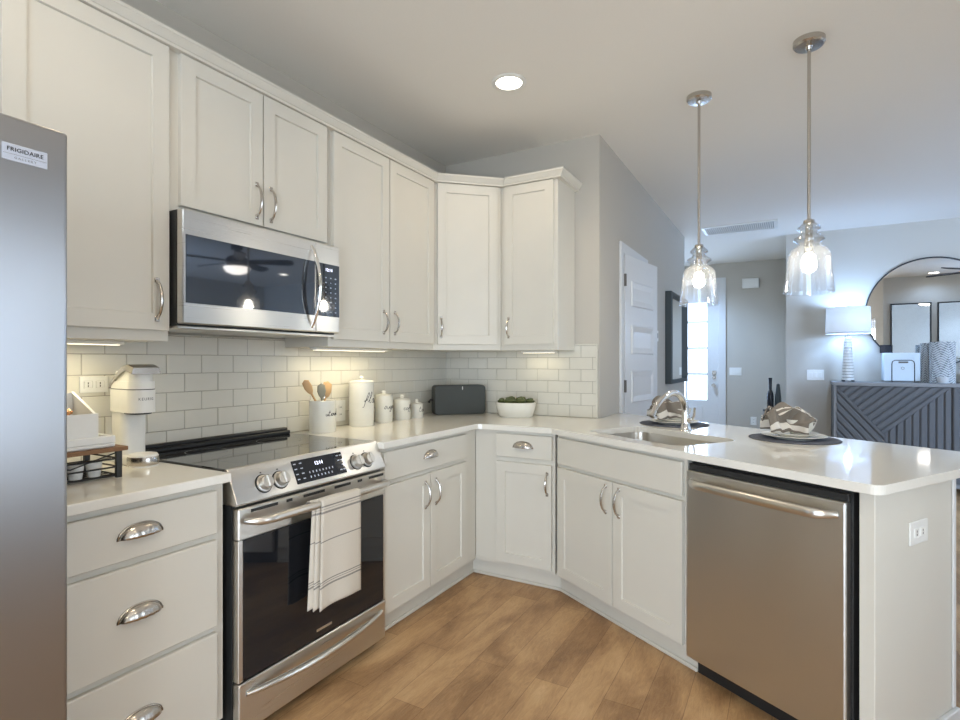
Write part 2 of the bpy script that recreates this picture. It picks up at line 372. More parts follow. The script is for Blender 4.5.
# baseboards
BP = [(0, 0), (.014, 0), (.014, .075), (.008, .085), (0, .085)]
b = MB(); sweep(b, [(1.18, 3.34), (1.18, 1.335)][::-1], BP); struct('baseboard_hall', b, 'trim')
b = MB(); sweep(b, [(1.44, 5.45), (2.222, 5.45), (2.222, 3.80), (7.5, 3.80)], BP); struct('baseboard_living', b, 'trim')
# ================================================================== SUBWAY TILE
def tiles(name, label, L, u0, offs, z1, place, tw=.1555, th=.0785):
    root = thing(name, label, 'backsplash')
    g = MB(); t = MB(); k = 0; z = CT+.0015
    while z < z1-.004:
        za = z+.0012; zb = min(z+th-.0012, z1); u = u0-((u0-offs-(tw/2 if k % 2 else 0)) % tw)
        while u < L:
            a = max(u+.0012, u0); c = min(u+tw-.0012, L)
            if c-a > .006: t.box(a, -.009, za, c, -.0005, zb, .0016)
            u += tw
        z += th; k += 1
    g.box(u0, -.0065, CT+.001, L, 0, z1)
    for o in (g.build('grout_bed', 'grout', root), t.build('tile', 'tile', root)): pass
    root.location, root.rotation_euler = place[0], (0, 0, R(place[1])); return root
tl = tiles('tile_backsplash', 'long white subway tile backsplash behind the range and coffee maker', -.0, -2.835, -1.967, 1.393, ((0, 0, 0), 90))
tb = tiles('tile_backsplash', 'short white subway tile backsplash behind the black speaker and plant bowl', 1.172, .010, .593-.0777, 1.385, ((0, 0, 0), 0))
b = MB(); b.box(1.160, -.012, CT+.001, 1.172, -.0005, 1.397, .002); b.box(.955, -.0121, 1.386, 1.160, -.0005, 1.397, .002); b.build('edge_trim', 'tile', tb)
# ================================================================== CABINET BUILDERS
def arch_pull(parent, p, length, axis, name='pull_handle', proj=.03):
    """footed arch pull at p (centre, on the door face), projecting to -y local"""
    b = MB(); n = 15; pts = []; rr = []
    for i in range(n):
        t = i/(n-1); s = (t-.5)*length*.86; h = proj*math.sin(math.pi*t)**.55
        pts.append((p[0]+(s if axis == 'x' else 0), p[1]-h-.002, p[2]+(s if axis == 'z' else 0)))
        rr.append(.0042+.0022*math.sin(math.pi*t)+(.003 if i in (0, n-1) else 0))
    b.tube(pts, rr, 8)
    for sg in (-1, 1):
        c = sg*length*.45
        if axis == 'z': b.box(p[0]-.008, p[1]-.006, p[2]+c-.009, p[0]+.008, p[1], p[2]+c+.009, .002)
        else: b.box(p[0]+c-.009, p[1]-.006, p[2]-.008, p[0]+c+.009, p[1], p[2]+.008, .002)
    return b.build(name, 'nickel', parent, True)
def cup_pull(parent, p, w=.118, h=.034, proj=.026):
    b = MB(); nu, nt = 22, 8; vs = []; 
    for i in range(nu+1):
        x = -1+2*i/nu; s = max(0., 1-abs(x)**2.3)**.62; ph = math.cos(x*math.pi*5.5)*.0012*(1-x*x)
        for j in range(nt+1):
            t = math.pi/2*j/nt; vs.append((p[0]+x*w/2, p[1]-.002-(proj+ph)*s*math.sin(t), p[2]-h/2+.002+h*s*math.cos(t)))
    fs = [[i*(nt+1)+j, i*(nt+1)+j+1, (i+1)*(nt+1)+j+1, (i+1)*(nt+1)+j] for i in range(nu) for j in range(nt)]
    b.faces(vs, fs, smooth=True)
    # back flange following the arch
    v = []; n = 22
    for i in range(n+1):
        x = -1+2*i/n; s = max(0., 1-abs(x)**2.3)**.62; v += [(p[0]+x*(w/2+.005), p[1]-.0025, p[2]-h/2), (p[0]+x*(w/2+.005), p[1]-.0025, p[2]-h/2+.006+h*s)]
    b.faces(v, [[2*i, 2*i+2, 2*i+3, 2*i+1] for i in range(n)])
    o = b.build('cup_pull', 'nickel', parent, True)
    m = o.modifiers.new('thick', 'SOLIDIFY'); m.thickness = .0022; m.offset = 0
    return o
DT = .02
def door(root, x0, z0, x1, z1, hx=None, hz=None, L=.15, y=0., M4=None):
    d = MB().shaker(x0, z0, x1, z1, y, DT).build('door', 'cab', root)
    if hx is not None: arch_pull(d, (hx, y-DT, hz), L, 'z')
    return d
def drawer(root, x0, z0, x1, z1, pull=True):
    b = MB(); b.box(x0, -DT, z0, x1, 0, z1, .003); d = b.build('drawer_front', 'cab', root)
    if pull: cup_pull(d, ((x0+x1)/2, -DT, (z0+z1)/2+.008))
    return d
def carcass(root, w, z0, z1, dep):
    b = MB(); b.box(0, 0, z0, w, dep, z1); return b.build('cabinet_body', 'cab', root)
def toe(root, x0, x1, y=.044, shoe=True):
    b = MB(); b.box(x0, y, 0, x1, y+.02, .1)
    if shoe: b.box(x0, y-.012, 0, x1, y, .018, .004)
    return b.build('toe_kick', 'cab', root)
UB, UT = 1.353, 2.43
# ---- upper cabinets on the left wall
c = thing('wall_cabinet', 'deep white cabinet over the refrigerator in the top left corner', 'cabinet', (.305, -3.75, 1.86), 90)
MB().box(0, 0, 0, .93, .30, UT-1.86).build('cabinet_body', 'cab', c)
for x0 in (.01, .47): MB().shaker(x0, .02, x0+.45, .535, 0, DT).build('door', 'cab', c)
c = thing('wall_cabinet', 'tall single-door white wall cabinet above the coffee maker', 'cabinet', (.305, -2.815, 0), 90)
carcass(c, .522, UB, UT, .30)
door(c, .040, 1.389, .522-.006, 2.398, .470, 1.495, .15)
c = thing('wall_cabinet', 'short two-door white wall cabinet above the microwave', 'cabinet', (.305, -2.29, 0), 90)
carcass(c, .775, 1.822, UT, .30)
door(c, .033, 1.846, .388, 2.398, .356, 1.945, .15); door(c, .394, 1.846, .755, 2.398, .427, 1.945, .15)
c = thing('wall_cabinet', 'wide two-door white wall cabinet above the canisters', 'cabinet', (.305, -1.512, 0), 90)
carcass(c, .898, UB, UT, .30)
door(c, .018, 1.389, .443, 2.398, .392, 1.495, .13); door(c, .450, 1.389, .880, 2.398, .440+.048, 1.495, .13)
c = thing('wall_cabinet', 'diagonal corner white wall cabinet above the black speaker', 'cabinet', (.305, -.612, 0), 0)
MB().prism([(-.30, .0), (0, 0), (.319, .300), (.319, .606), (-.30, .606)], UB, UT).build('cabinet_body', 'cab', c)
DM = Matrix.Rotation(R(43.3), 4, 'Z')
b = MB().shaker(.024, 1.389, .414, 2.398, 0, DT, M4=DM).build('door', 'cab', c)
hb = arch_pull(b, (.046, -DT, 1.495), .13, 'z'); hb.data.transform(DM)
c = thing('wall_cabinet', 'narrow white wall cabinet with exposed end panel above the plant bowl', 'cabinet', (.626, -.305, 0), 0)
carcass(c, .390, UB, UT, .30)
door(c, .030, 1.389, .366, 2.398, .062, 1.495, .13)
# crown
b = MB(); CP = [(0, 2.40), (.028, 2.402), (.028, 2.412), (.032, 2.414), (.048, 2.436), (.051, 2.438), (.051, 2.449), (0, 2.449)]
sweep(b, [(.305, -2.82), (.305, -.612), (.624, -.312), (.624, -.305), (1.016, -.305), (1.016, -.002)], CP)
tag(b.build('crown_molding', 'cab'), 'white crown molding running along the tops of the wall cabinets', 'molding')
# ---- under-cabinet lights
def ucl(x, y, rz, L, label, pw):
    t = thing('under_cabinet_light', label, 'light', (x, y, UB), rz, 'under cabinet lights')
    MB().box(-L/2, -.022, -.014, L/2, .022, 0, .003).build('housing', 'white', t)
    MB().box(-L/2+.01, -.008, -.016, L/2-.01, .008, -.0135).build('lens', 'ledstrip', t)
    l = bpy.data.lights.new('under_glow', 'AREA'); l.shape = 'RECTANGLE'; l.size = L*.95; l.size_y = .012; l.energy = pw; l.color = (1, .88, .60)
    o = bpy.data.objects.new('under_glow', l); COL.objects.link(o); o.location = (x, y, UB-.021); o.rotation_euler = (0, 0, R(rz))
ucl(.17, -2.58, 90, .40, 'thin light bar glowing under the cabinet above the coffee maker', 1.1)
ucl(.17, -1.20, 90, .56, 'thin light bar glowing under the cabinet above the canisters', 1.3)
ucl(.80, -.10, 0, .24, 'thin light bar under the cabinet above the plant bowl', .2)
# ---- base cabinets
c = thing('base_cabinet', 'white three-drawer base cabinet between the refrigerator and the range', 'cabinet', (.61, -2.823, 0), 90)
carcass(c, .531, .1, .884, .60); toe(c, 0, .531)
drawer(c, .012, .722, .500, .862); drawer(c, .012, .422, .500, .702); drawer(c, .012, .118, .500, .402)
c = thing('base_cabinet', 'white base cabinet with one drawer and two doors right of the range', 'cabinet', (.61, -1.512, 0), 90)
MB().box(0, 0, .1, .90, .60, .884).build('cabinet_body', 'cab', c); toe(c, 0, .946)
drawer(c, .030, .727, .766, .862)
door(c, .030, .115, .396, .704, .352, .60, .14); door(c, .402, .115, .766, .704, .446, .60, .14)
c = thing('base_cabinet', 'narrow white corner base cabinet with one drawer and one door', 'cabinet', (.612, -.61, 0), 0)
MB().box(0, 0, .1, .506, .58, .884).build('cabinet_body', 'cab', c); toe(c, -.046, .532)
drawer(c, .146, .731, .492, .864); door(c, .146, .121, .490, .704, .466, .60, .13)
c = thing('base_cabinet', 'white two-door sink base cabinet left of the dishwasher', 'cabinet', (*pen(0, .02), 0), -31.43)
b = MB(); b.box(.012, 0, .1, .884, .02, .884); b.box(.012, .02, .1, .03, .50, .884); b.box(.866, .02, .1, .884, .50, .884); b.box(.03, .02, .1, .866, .50, .118); b.box(.03, .49, .118, .866, .50, .884)
b.build('cabinet_body', 'cab', c); toe(c, -.02, .900)
drawer(c, .030, .722, .868, .866, False)
door(c, .030, .112, .455, .704, .416, .615, .14); door(c, .463, .112, .870, .704, .506, .615, .14)
# peninsula shell around dishwasher
c = thing('peninsula_panel', 'white end panel closing the peninsula beside the dishwasher', 'panel', (*pen(1.527, .0), 0), -31.43)
MB().box(0, .02, 0, .044, .535, .884, .002).build('end_panel', 'cab', c)
MB().box(.0445, .527, .083, .052, .545, .884, .002).build('corner_strip', 'trim', c)
MB().box(-1.53, .505, 0, -.0005, .53, .884).build('rear_panel', 'cab', c)
b = MB(); b.box(.0445, .02, 0, .060, .56, .078, .003); b.box(-1.53, .535, 0, .0445, .55, .08, .003); b.build('baseboard', 'trim', c)
def outlet(name, label, M4, w=.075, h=.118, kind='duplex', m='white', cat='outlet'):
    t = thing(name, label, cat); t.matrix_world = M4
    MB().box(-w/2, -.006, -h/2, w/2, 0, h/2, .002).build('cover_plate', m, t)
    return t
def duplex(t, horiz=False):
    for s in (-1, 1):
        b = MB(); x, z = (s*.02, 0) if horiz else (0, s*.02)
        b.box(x-.0145, -.008, z-.0145, x+.0145, -.005, z+.0145, .003, None, 0)
        for q in (-1, 1):
            dx, dz = (0, q*.005) if horiz else (q*.005, 0)
            b.box(x+dx-.0015, -.0085, z+dz-.0035, x+dx+.0015, -.0079, z+dz+.0035, 0, None, 1)
        b.build('receptacle', ['white', 'ink'], t)
def toggles(t, n, kinds=None):
    for i in range(n):
        x = (i-(n-1)/2)*.046; MB().box(x-.016, -.009, -.033, x+.016, -.005, .033, .002).build('rocker', 'white', t)
q = pen(1.5715, .282)
t = outlet('electrical_outlet', 'white electrical outlet on the peninsula end panel', Matrix.Translation((q[0], q[1], .728)) @ Matrix.Rotation(R(58.57), 4, 'Z'), .118, .075); duplex(t, True)
# ================================================================== COUNTERTOPS, SINK
def slab(name, label, poly, holes, z0, z1):
    b = bmesh.new()
    def loop(pts):
        vs = [b.verts.new((x, y, z0)) for x, y in pts]; return [b.edges.new((vs[i], vs[(i+1) % len(vs)])) for i in range(len(vs))]
    es = loop(poly)
    for h in holes: es += loop(h)
    bmesh.ops.triangle_fill(b, use_beauty=True, edges=es)
    r = bmesh.ops.extrude_face_region(b, geom=b.faces[:])
    bmesh.ops.translate(b, verts=[v for v in r['geom'] if isinstance(v, bmesh.types.BMVert)], vec=(0, 0, z1-z0))
    mb = MB(); mb.b.free(); mb.b = b
    o = mb.build(name, 'quartz'); m = o.modifiers.new('edge', 'BEVEL'); m.width = .004; m.segments = 2; m.limit_method = 'ANGLE'; m.angle_limit = R(50)
    return tag(o, label, 'countertop')
slab('countertop', 'small white quartz countertop left of the range under the coffee maker', [(.001, -2.832), (.648, -2.832), (.648, -2.285), (.001, -2.285)], [], .884, CT)
def arc(cx, cy, r, a0, a1, n): return [(cx+r*math.cos(R(a0+(a1-a0)*i/n)), cy+r*math.sin(R(a0+(a1-a0)*i/n))) for i in range(n+1)]
def rrect(s0, o0, s1, o1, r, n=6):
    p = arc(s0+r, o0+r, r, 180, 270, n)+arc(s1-r, o0+r, r, 270, 360, n)+arc(s1-r, o1-r, r, 0, 90, n)+arc(s0+r, o1-r, r, 90, 180, n)
    return [pen(*q) for q in p]
S0, O0, S1, O1 = .165, .080, .797, .482
k = math.tan(A_/2)*.018
poly = [(.001, -.001), (.001, -1.513), (.648, -1.513), (.648, -.672), (.655, -.655), (.672, -.648), (O_.x-.018*math.tan(A_/2), -.648), pen(.012, -.018)]
poly += [pen(*q) for q in arc(1.602-.035, -.018+.035, .035, 270, 360, 6)]+[pen(*q) for q in arc(1.602-.035, .968-.035, .035, 0, 90, 6)]
poly += [(1.181, .196+.4409/E1.x*.521), (1.181, -.001)]
slab('countertop', 'long white quartz countertop wrapping the corner onto the peninsula with sink', poly, [rrect(S0, O0, S1, O1, .07)], .884, CT)
sk = thing('kitchen_sink', 'undermount stainless steel sink set into the peninsula countertop', 'sink')
b = MB(); r0 = rrect(S0-.006, O0-.006, S1+.006, O1+.006, .076); r1 = rrect(S0+.012, O0+.012, S1-.012, O1-.012, .07); r2 = rrect(S0+.04, O0+.04, S1-.04, O1-.04, .05)
ro = rrect(S0-.03, O0-.03, S1+.03, O1+.03, .09)
n = len(r0); vs = [(x, y, .8835) for x, y in ro]+[(x, y, .8835) for x, y in r0]+[(x, y, .70) for x, y in r1]+[(x, y, .675) for x, y in r2]
b.faces(vs, [[k*n+i, k*n+(i+1) % n, (k+1)*n+(i+1) % n, (k+1)*n+i] for k in range(3) for i in range(n)]+[list(range(3*n, 4*n))], None, 0, True)
b.build('basin', 'sinks', sk)
q = pen(.475, .29); b = MB(); b.lathe([(.0, .676), (.045, .676), (.045, .679), (.03, .679), (.02, .676)], 24, Matrix.Translation((q[0], q[1], 0))); b.build('drain', 'chrome', sk)
q = pen(.42, .555)
fa = thing('kitchen_faucet', 'chrome arched single-handle faucet standing behind the sink', 'faucet', (q[0], q[1], CT), -31.43)
b = MB(); b.lathe([(.031, 0), (.031, .006), (.025, .014), (.0215, .05), (.0195, .085)], 24)
K = [(.0, .07), (-.004, .125), (-.028, .172), (-.068, .198), (-.118, .199), (-.170, .176), (-.212, .142), (-.238, .108)]
pts = []; rr = []
for i in range(len(K)-1):
    p0, p1, p2, p3 = [Vector(K[min(max(j, 0), len(K)-1)]) for j in (i-1, i, i+1, i+2)]
    for j in range(4):
        t = j/4; q_ = .5*(2*p1+(p2-p0)*t+(2*p0-5*p1+4*p2-p3)*t*t+(3*p1-p0-3*p2+p3)*t**3); pts.append((0, q_.x, q_.y))
pts.append((0, *K[-1])); rr = [.0195-.006*i/len(pts) for i in range(len(pts))]
b.tube(pts, rr, 14); b.build('spout', 'chrome', fa, True)
b = MB(); e = pts[-1]; b.cyl((0, e[1]+.008, e[2]+.010), (0, e[1]-.016, e[2]-.022), .0145, 16, 0, .016); b.build('spray_head', 'chrome', fa, True)
b = MB(); b.cyl((.012, 0, .055), (.042, 0, .055), .014); b.tube([(.04, 0, .058), (.055, .0, .085), (.062, -.004, .125)], [.008, .0065, .006], 10); b.build('lever_handle', 'chrome', fa, True)
# ================================================================== RANGE
rg = thing('electric_range', 'stainless steel slide-in electric range with black glass oven door', 'range', (0, -2.271, 0), 90)
RW = .757      # local: x along the wall, y = -depth from wall (front at y=-.66)
b = MB(); b.box(0, -.63, .03, RW, -.03, .80); b.box(0, -.60, .80, RW, -.03, .895); b.build('oven_body', 'dside', rg)
for x in (.05, .66):
    for y in (-.58, -.08): MB().cyl((x, y, 0), (x, y, .03), .018).build('foot', 'black', rg)
b = MB(); b.box(-.004, -.605, .897, RW+.004, -.02, .918, .003); b.build('cooktop', 'cook', rg)
b = MB(); b.box(.01, -.062, .918, RW-.01, -.018, .936, .004); b.box(.02, -.055, .936, RW-.02, -.025, .950, .004); b.build('rear_vent_trim', 'black', rg)
for (x, y, r) in ((.20, -.46, .11), (.56, -.46, .09), (.20, -.20, .08), (.56, -.20, .10)):
    b = MB(); b.lathe([(r-.002, .9183), (r, .9183)], 40, Matrix.Translation((x, y, 0)), cap=False); b.build('burner_ring', 'mid', rg)
# sloped control panel
b = MB(); prof = [(-.575, .895), (-.598, .920), (-.606, .919), (-.660, .806), (-.655, .798), (-.575, .798)]
v = [(-.004, y, z) for y, z in prof]+[(RW+.002, y, z) for y, z in prof]; k = len(prof)
b.faces(v, [list(range(k)), list(range(k, 2*k))[::-1]]+[[i, (i+1) % k, k+(i+1) % k, k+i] for i in range(k)])
cp = b.build('control_panel', 'steelh', rg)
m_ = cp.modifiers.new('edge', 'BEVEL'); m_.width = .003; m_.segments = 2
tl_ = math.atan2(.054, .113)     # slope of the panel face from vertical
PM = Matrix.Translation((0, -.633, .8625)) @ Matrix.Rotation(-tl_, 4, 'X')   # local: x along, -y outward, z up the slope
def onp(mb): return mb
b = MB(); b.box(.258, -.002, -.045, .520, .004, .046, .001, PM); dp = b.build('display_panel', 'blackg', cp)
text_obj('clock_digits', '12:14', .020, 'lcd', dp, PM @ face_y(.386, -.0026, .020), .0003)
b = MB(); rnd = random.Random(3)
for r_, n_, x0, x1 in ((-.010, 8, .330, .450), (-.028, 7, .330, .440)):
    for i in range(n_):
        x = x0+(x1-x0)*i/(n_-1); MB().box(x-.0025, -.0026, r_-.004, x+.0025, -.0019, r_+.004, 0, PM).build('button_mark', 'legend', dp)
for x in (.270, .298, .492, .510):
    for z in (.032, .012, -.008, -.028):
        if rnd.random() < .85: MB().box(x-.006, -.0026, z-.002, x+.006, -.0019, z+.002, 0, PM).build('button_mark', 'legend', dp)
for x in (.118, .190, .588, .655):
    kn = MB(); kn.lathe([(.030, -.001), (.030, .006), (.0245, .008), (.0235, .028), (.021, .030)], 30, PM @ Matrix.Translation((x, 0, -.012)) @ Matrix.Rotation(R(90), 4, 'X'))
    ko = kn.build('knob', 'knob', cp, True)
    g = MB(); g.box(x-.0065, -.038, -.034, x+.0065, -.026, .010, .003, PM); g.build('knob_grip', 'knob', ko)
    mk = MB(); mk.lathe([(.031, -.0012), (.034, -.0012), (.034, .001), (.031, .001)], 30, PM @ Matrix.Translation((x, 0, -.012)) @ Matrix.Rotation(R(90), 4, 'X')); mk.build('knob_ring', 'black', ko)
    mk = MB(); mk.box(x-.003, -.0014, .026, x+.003, -.0004, .030, 0, PM); mk.build('knob_mark', 'ink', cp)
# oven door
b = MB(); b.box(.002, -.660, .684, RW-.002, -.628, .790, .004); b.box(.002, -.659, .212, .020, -.628, .684, .002); b.box(RW-.012, -.659, .212, RW-.002, -.628, .684, .002); od = b.build('oven_door', 'steelh', rg)
b = MB(); b.box(.020, -.6595, .213, RW-.012, -.630, .6835, .002); b.build('oven_window', 'blackg', od)
for x0, x1 in ((.05, .16), (.20, .225), (.28, .385), (.44, .53), (.575, .600), (.645, .74)): MB().box(x0, -.6625, .771, x1, -.655, .781).build('vent_slot', 'black', od)
pts = []; rr = []
for i in range(25):
    t = i/24; x = .022+t*(RW-.044); e = min(t, 1-t)
    pts.append((x, -.664-.052*min(1, e/.055)**.6-.006*math.sin(math.pi*t), .748)); rr.append(.010+.005*min(1, e/.05))
b = MB(); b.tube(pts, rr, 14); b.build('oven_handle', 'steelh', od, True)
b = MB(); b.box(.345, -.6605, .238, .425, -.6590, .247); b.build('badge', 'steelh', od)
b = MB(); b.box(.002, -.662, .040, RW-.002, -.628, .207, .004); dr = b.build('storage_drawer', 'steelh', rg)
pts = []; rr = []
for i in range(25):
    t = i/24; x = .03+t*(RW-.06); pts.append((x, -.663-.040*math.sin(math.pi*t)**.7, .168-.006*math.sin(math.pi*t))); rr.append(.008+.006*math.sin(math.pi*t)**.6)
b = MB(); b.tube(pts, rr, 12); b.build('drawer_handle', 'steelh', dr, True)
# towel over the oven handle
tw = MB()
def cloth(mb, rows, cols, fn, mi=0):
    uvl = mb.b.loops.layers.uv.verify(); vs = [[mb.b.verts.new(fn(i/rows, j/cols)) for j in range(cols+1)] for i in range(rows+1)]
    for i in range(rows):
        for j in range(cols):
            f = mb.b.faces.new([vs[i][j], vs[i][j+1], vs[i+1][j+1], vs[i+1][j]]); f.smooth = True; f.material_index = mi
            for l, (a, c_) in zip(f.loops, ((i, j), (i, j+1), (i+1, j+1), (i+1, j))): l[uvl].uv = (c_/cols, a/rows)
def towel_fn(y0, x0a, x1a, x0b, x1b, zt, zb, wav, ph):
    def fn(a, c_):
        if a < .10:
            th = math.pi*(1-a/.10)*.95; r_ = .018; y = -.722-math.cos(th)*r_*-1 if False else -.722+r_*math.cos(math.pi-th)*-1; z = zt+r_*math.sin(th)
            x = x0a+(x1a-x0a)*c_; y = -.722-r_*math.cos(th)
            return (x, y+y0, z)
        t = (a-.10)/.90; x = (x0a+(x0b-x0a)*t)+((x1a+(x1b-x1a)*t)-(x0a+(x0b-x0a)*t))*c_
        return (x, -.740+y0+wav*t*math.sin(c_*7+ph)+.006*t, zt+(zb-zt)*t+.010*math.sin(c_*3)*t)
    return fn
cloth(tw, 40, 14, towel_fn(0, .279, .490, .277, .503, .752, .352, .006, .3))
cloth(tw, 40, 8, towel_fn(.010, .264, .400, .256, .400, .750, .358, .005, 1.2))
cloth(tw, 40, 8, towel_fn(.018, .250, .400, .236, .380, .748, .366, .005, 2.0))
to = tw.build('kitchen_towel', 'towel'); to.location = (0, -2.256, 0); to.rotation_euler = (0, 0, R(90))
m_ = to.modifiers.new('thick', 'SOLIDIFY'); m_.thickness = .003
tag(to, 'cream kitchen towel with grey stripes folded over the oven door handle', 'towel')
# ================================================================== MICROWAVE
mw = thing('microwave_oven', 'stainless over-the-range microwave with dark glass door', 'microwave', (-.022, -2.291, 1.404), 90); mw.scale = (1.013, 1, 1)
b = MB(); b.box(0, -.375, .004, .760, -.026, .415); b.build('microwave_body', 'dside', mw)
b = MB(); b.box(.02, -.36, -.004, .74, -.03, .0035); b.box(.0, -.382, -.008, .76, -.35, .004, .003); b.build('underside_vent', 'steelh', mw)
b = MB(); b.box(.0, -.412, .010, .612, -.376, .415, .004); md = b.build('microwave_door', 'steelh', mw)
b = MB(); b.box(.010, -.4135, .084, .606, -.408, .326, .001); b.build('door_glass', 'mwglass', md)
pts = []; rr = []
for i in range(21):
    t = i/20; z = .03+t*.36; e = math.sin(math.pi*t); pts.append((.586, -.412-.050*e**.75, z)); rr.append(.009+.003*e)
b = MB(); b.tube(pts, rr, 12, 0, .75); b.build('microwave_handle', 'chrome', md, True)
b = MB(); b.box(.614, -.411, .010, .760, -.376, .415, .004); mp_ = b.build('control_panel', 'steelh', mw)
b = MB(); b.box(.616, -.4125, .084, .757, -.406, .326, .001); kp = b.build('keypad', 'mwglass', mp_)
text_obj('clock_digits', '12:14', .020, 'lcd', kp, face_y(.690, -.413, .298), .0003)
b = MB(); rnd = random.Random(5)
for i in range(8):
    for j in range(4):
        x = .642+j*.030; z = .262-i*.0225; w_ = .004+rnd.random()*.006; MB().box(x-w_/2, -.4131, z-.0025, x+w_/2, -.4124, z+.0025).build('button_mark', 'legend', kp)
# ================================================================== REFRIGERATOR
fr = thing('refrigerator', 'stainless steel refrigerator at the left edge of the kitchen', 'refrigerator', (0, -3.745, 0), 90)
b = MB(); b.box(0, -.76, .02, .905, -.03, 1.775); b.build('fridge_body', 'dside', fr)
MB().box(.02, -.74, 0, .88, -.05, .02).build('base_grille', 'black', fr)
for x0, x1, hx in ((0, .450, .415), (.455, .906, .49)):
    b = MB(); b.box(x0, -.845, .46, x1, -.77, 1.787, .008, None, 0, 3); d = b.build('fridge_door', 'steelf', fr)
    h_ = MB(); h_.tube([(hx, -.847, .58), (hx, -.89, .62), (hx, -.895, 1.1), (hx, -.89, 1.58), (hx, -.847, 1.62)], .011, 12); h_.build('door_handle', 'steelh', d, True)
    if x0 > .4:
        bd = MB(); bd.box(.787, -.8472, 1.693, .866, -.8452, 1.728, .0008); bo = bd.build('brand_badge', 'legend', d)
        text_obj('lettering', 'FRIGIDAIRE', .0120, 'ink', bo, face_y(.8265, -.8476, 1.7165), .0003, 1.05)
        text_obj('lettering', 'GALLERY', .0065, 'mid', bo, face_y(.8265, -.8476, 1.7005), .0003, 1.6)
        MB().box(.789, -.8477, 1.7065, .864, -.8471, 1.7073).build('badge_line', 'mid', bo)
b = MB(); b.box(0, -.845, .05, .906, -.77, .452, .008, None, 0, 3); d = b.build('freezer_drawer', 'steelf', fr)
b = MB(); b.tube([(.08, -.847, .40), (.10, -.89, .40), (.45, -.895, .40), (.80, -.89, .40), (.82, -.847, .40)], .011, 12); b.build('drawer_handle', 'steelh', d, True)
# ================================================================== DISHWASHER
dw = thing('dishwasher', 'stainless steel dishwasher built into the peninsula', 'dishwasher', (*pen(.900, 0), 0), -31.43)
b = MB(); b.box(.006, .02, .08, .612, .49, .872); b.build('tub', 'black', dw)
b = MB(); b.box(.004, .002, .842, .606, .02, .868, .002); b.build('control_strip', 'black', dw)
b = MB(); b.box(.002, -.014, .088, .606, .019, .843, .006, None, 0, 2); dd = b.build('dishwasher_door', 'steelv', dw)
pts = []; rr = []
for i in range(25):
    t = i/24; x = .030+t*.552; e = min(t, 1-t); pts.append((x, -.016-.040*min(1, e/.10)**.6-.004*math.sin(math.pi*t), .800)); rr.append(.0115+.006*min(1, e/.08))
b = MB(); b.tube(pts, rr, 14, 0, .85); b.build('dishwasher_handle', 'steelh', dd, True)
b = MB(); b.box(.0, .062, .0, .61, .075, .088); b.build('kick_plate', 'black', dw)
# ================================================================== CEILING FIXTURES
LAB = ['round recessed ceiling light glowing above the kitchen corner', 'recessed ceiling light above the range, out of view', 'recessed ceiling light in the middle of the kitchen, out of view', 'recessed ceiling light by the patio door, out of view', 'recessed ceiling light seen in the round mirror', 'recessed ceiling light in the living room, out of view', 'added unseen ceiling light in the entry, cooling the hall']
for (x, y, p, c_), lb in zip(CANS, LAB):
    t = thing('recessed_light', lb, 'light', (x, y, H), 0, 'recessed ceiling lights')
    b = MB(); b.lathe([(.068, -.001), (.092, -.001), (.092, -.006), (.080, -.010), (.068, -.008), (.068, -.001)], 36, cap=False); b.build('trim_ring', 'white', t, True)
    b = MB(); b.lathe([(.0, -.004), (.068, -.004), (.068, -.0015), (.0, -.0015)], 36, cap=False); b.build('lens', 'lens', t)
def pendant(x, y, lb):
    t = thing('pendant_light', lb, 'pendant', (x, y, 0), -31, 'pendants over the peninsula')
    b = MB(); b.lathe([(.065, H), (.065, H-.022), (.058, H-.030), (.016, H-.032), (.010, H-.045)], 36); b.build('canopy', 'nickel', t, True)
    b = MB(); b.cyl((0, 0, 1.915), (0, 0, H-.03), .0075, 14); b.build('rod', 'nickel', t, True)
    b = MB(); b.lathe([(.010, 1.930), (.022, 1.925), (.024, 1.912), (.016, 1.905), (.016, 1.84), (.019, 1.835), (.019, 1.775), (.012, 1.773)], 24); b.build('socket', 'nickel', t, True)
    pr = [(.026, 1.912), (.034, 1.905), (.046, 1.893), (.047, 1.884), (.036, 1.876), (.033, 1.868), (.040, 1.860), (.062, 1.846), (.064, 1.836), (.050, 1.826), (.044, 1.818), (.052, 1.806), (.072, 1.792), (.084, 1.772), (.087, 1.745), (.092, 1.69), (.098, 1.64), (.1035, 1.597), (.1035, 1.592)]
    b = MB(); b.lathe(pr, 40, cap=False); s = b.build('glass_shade', 'seed', t, True)
    m_ = s.modifiers.new('thick', 'SOLIDIFY'); m_.thickness = .003
    b = MB(); b.lathe([(.0, 1.690), (.016, 1.694), (.028, 1.708), (.031, 1.724), (.026, 1.744), (.015, 1.762), (.012, 1.774)], 24, cap=False); b.build('bulb', 'bulb', t, True)
pendant(2.324, -.537, 'nearer glass pendant on the right with tiered clear shade on long rod')
pendant(1.812, -.223, 'farther glass pendant hanging in front of the front door')
v = thing('ceiling_vent', 'white louvred return air vent on the hall ceiling', 'vent', (1.78, 3.155, H))
b = MB(); b.box(-.37, -.20, -.012, .37, -.165, 0, .002); b.box(-.37, .165, -.012, .37, .20, 0, .002); b.box(-.37, -.165, -.012, -.335, .165, 0, .002); b.box(.335, -.165, -.012, .37, .165, 0, .002); b.build('vent_frame', 'white', v)
b = MB()
for i in range(34):
    x = -.33+i*.02; b.faces([(x, -.165, -.010), (x+.012, -.165, -.001), (x+.012, .165, -.001), (x, .165, -.010)], [[0, 1, 2, 3]])
o = b.build('louvre', 'white', v); m_ = o.modifiers.new('thick', 'SOLIDIFY'); m_.thickness = .001
MB().box(-.335, -.165, -.0008, .335, .165, -.0002).build('duct_shadow', 'mid', v)
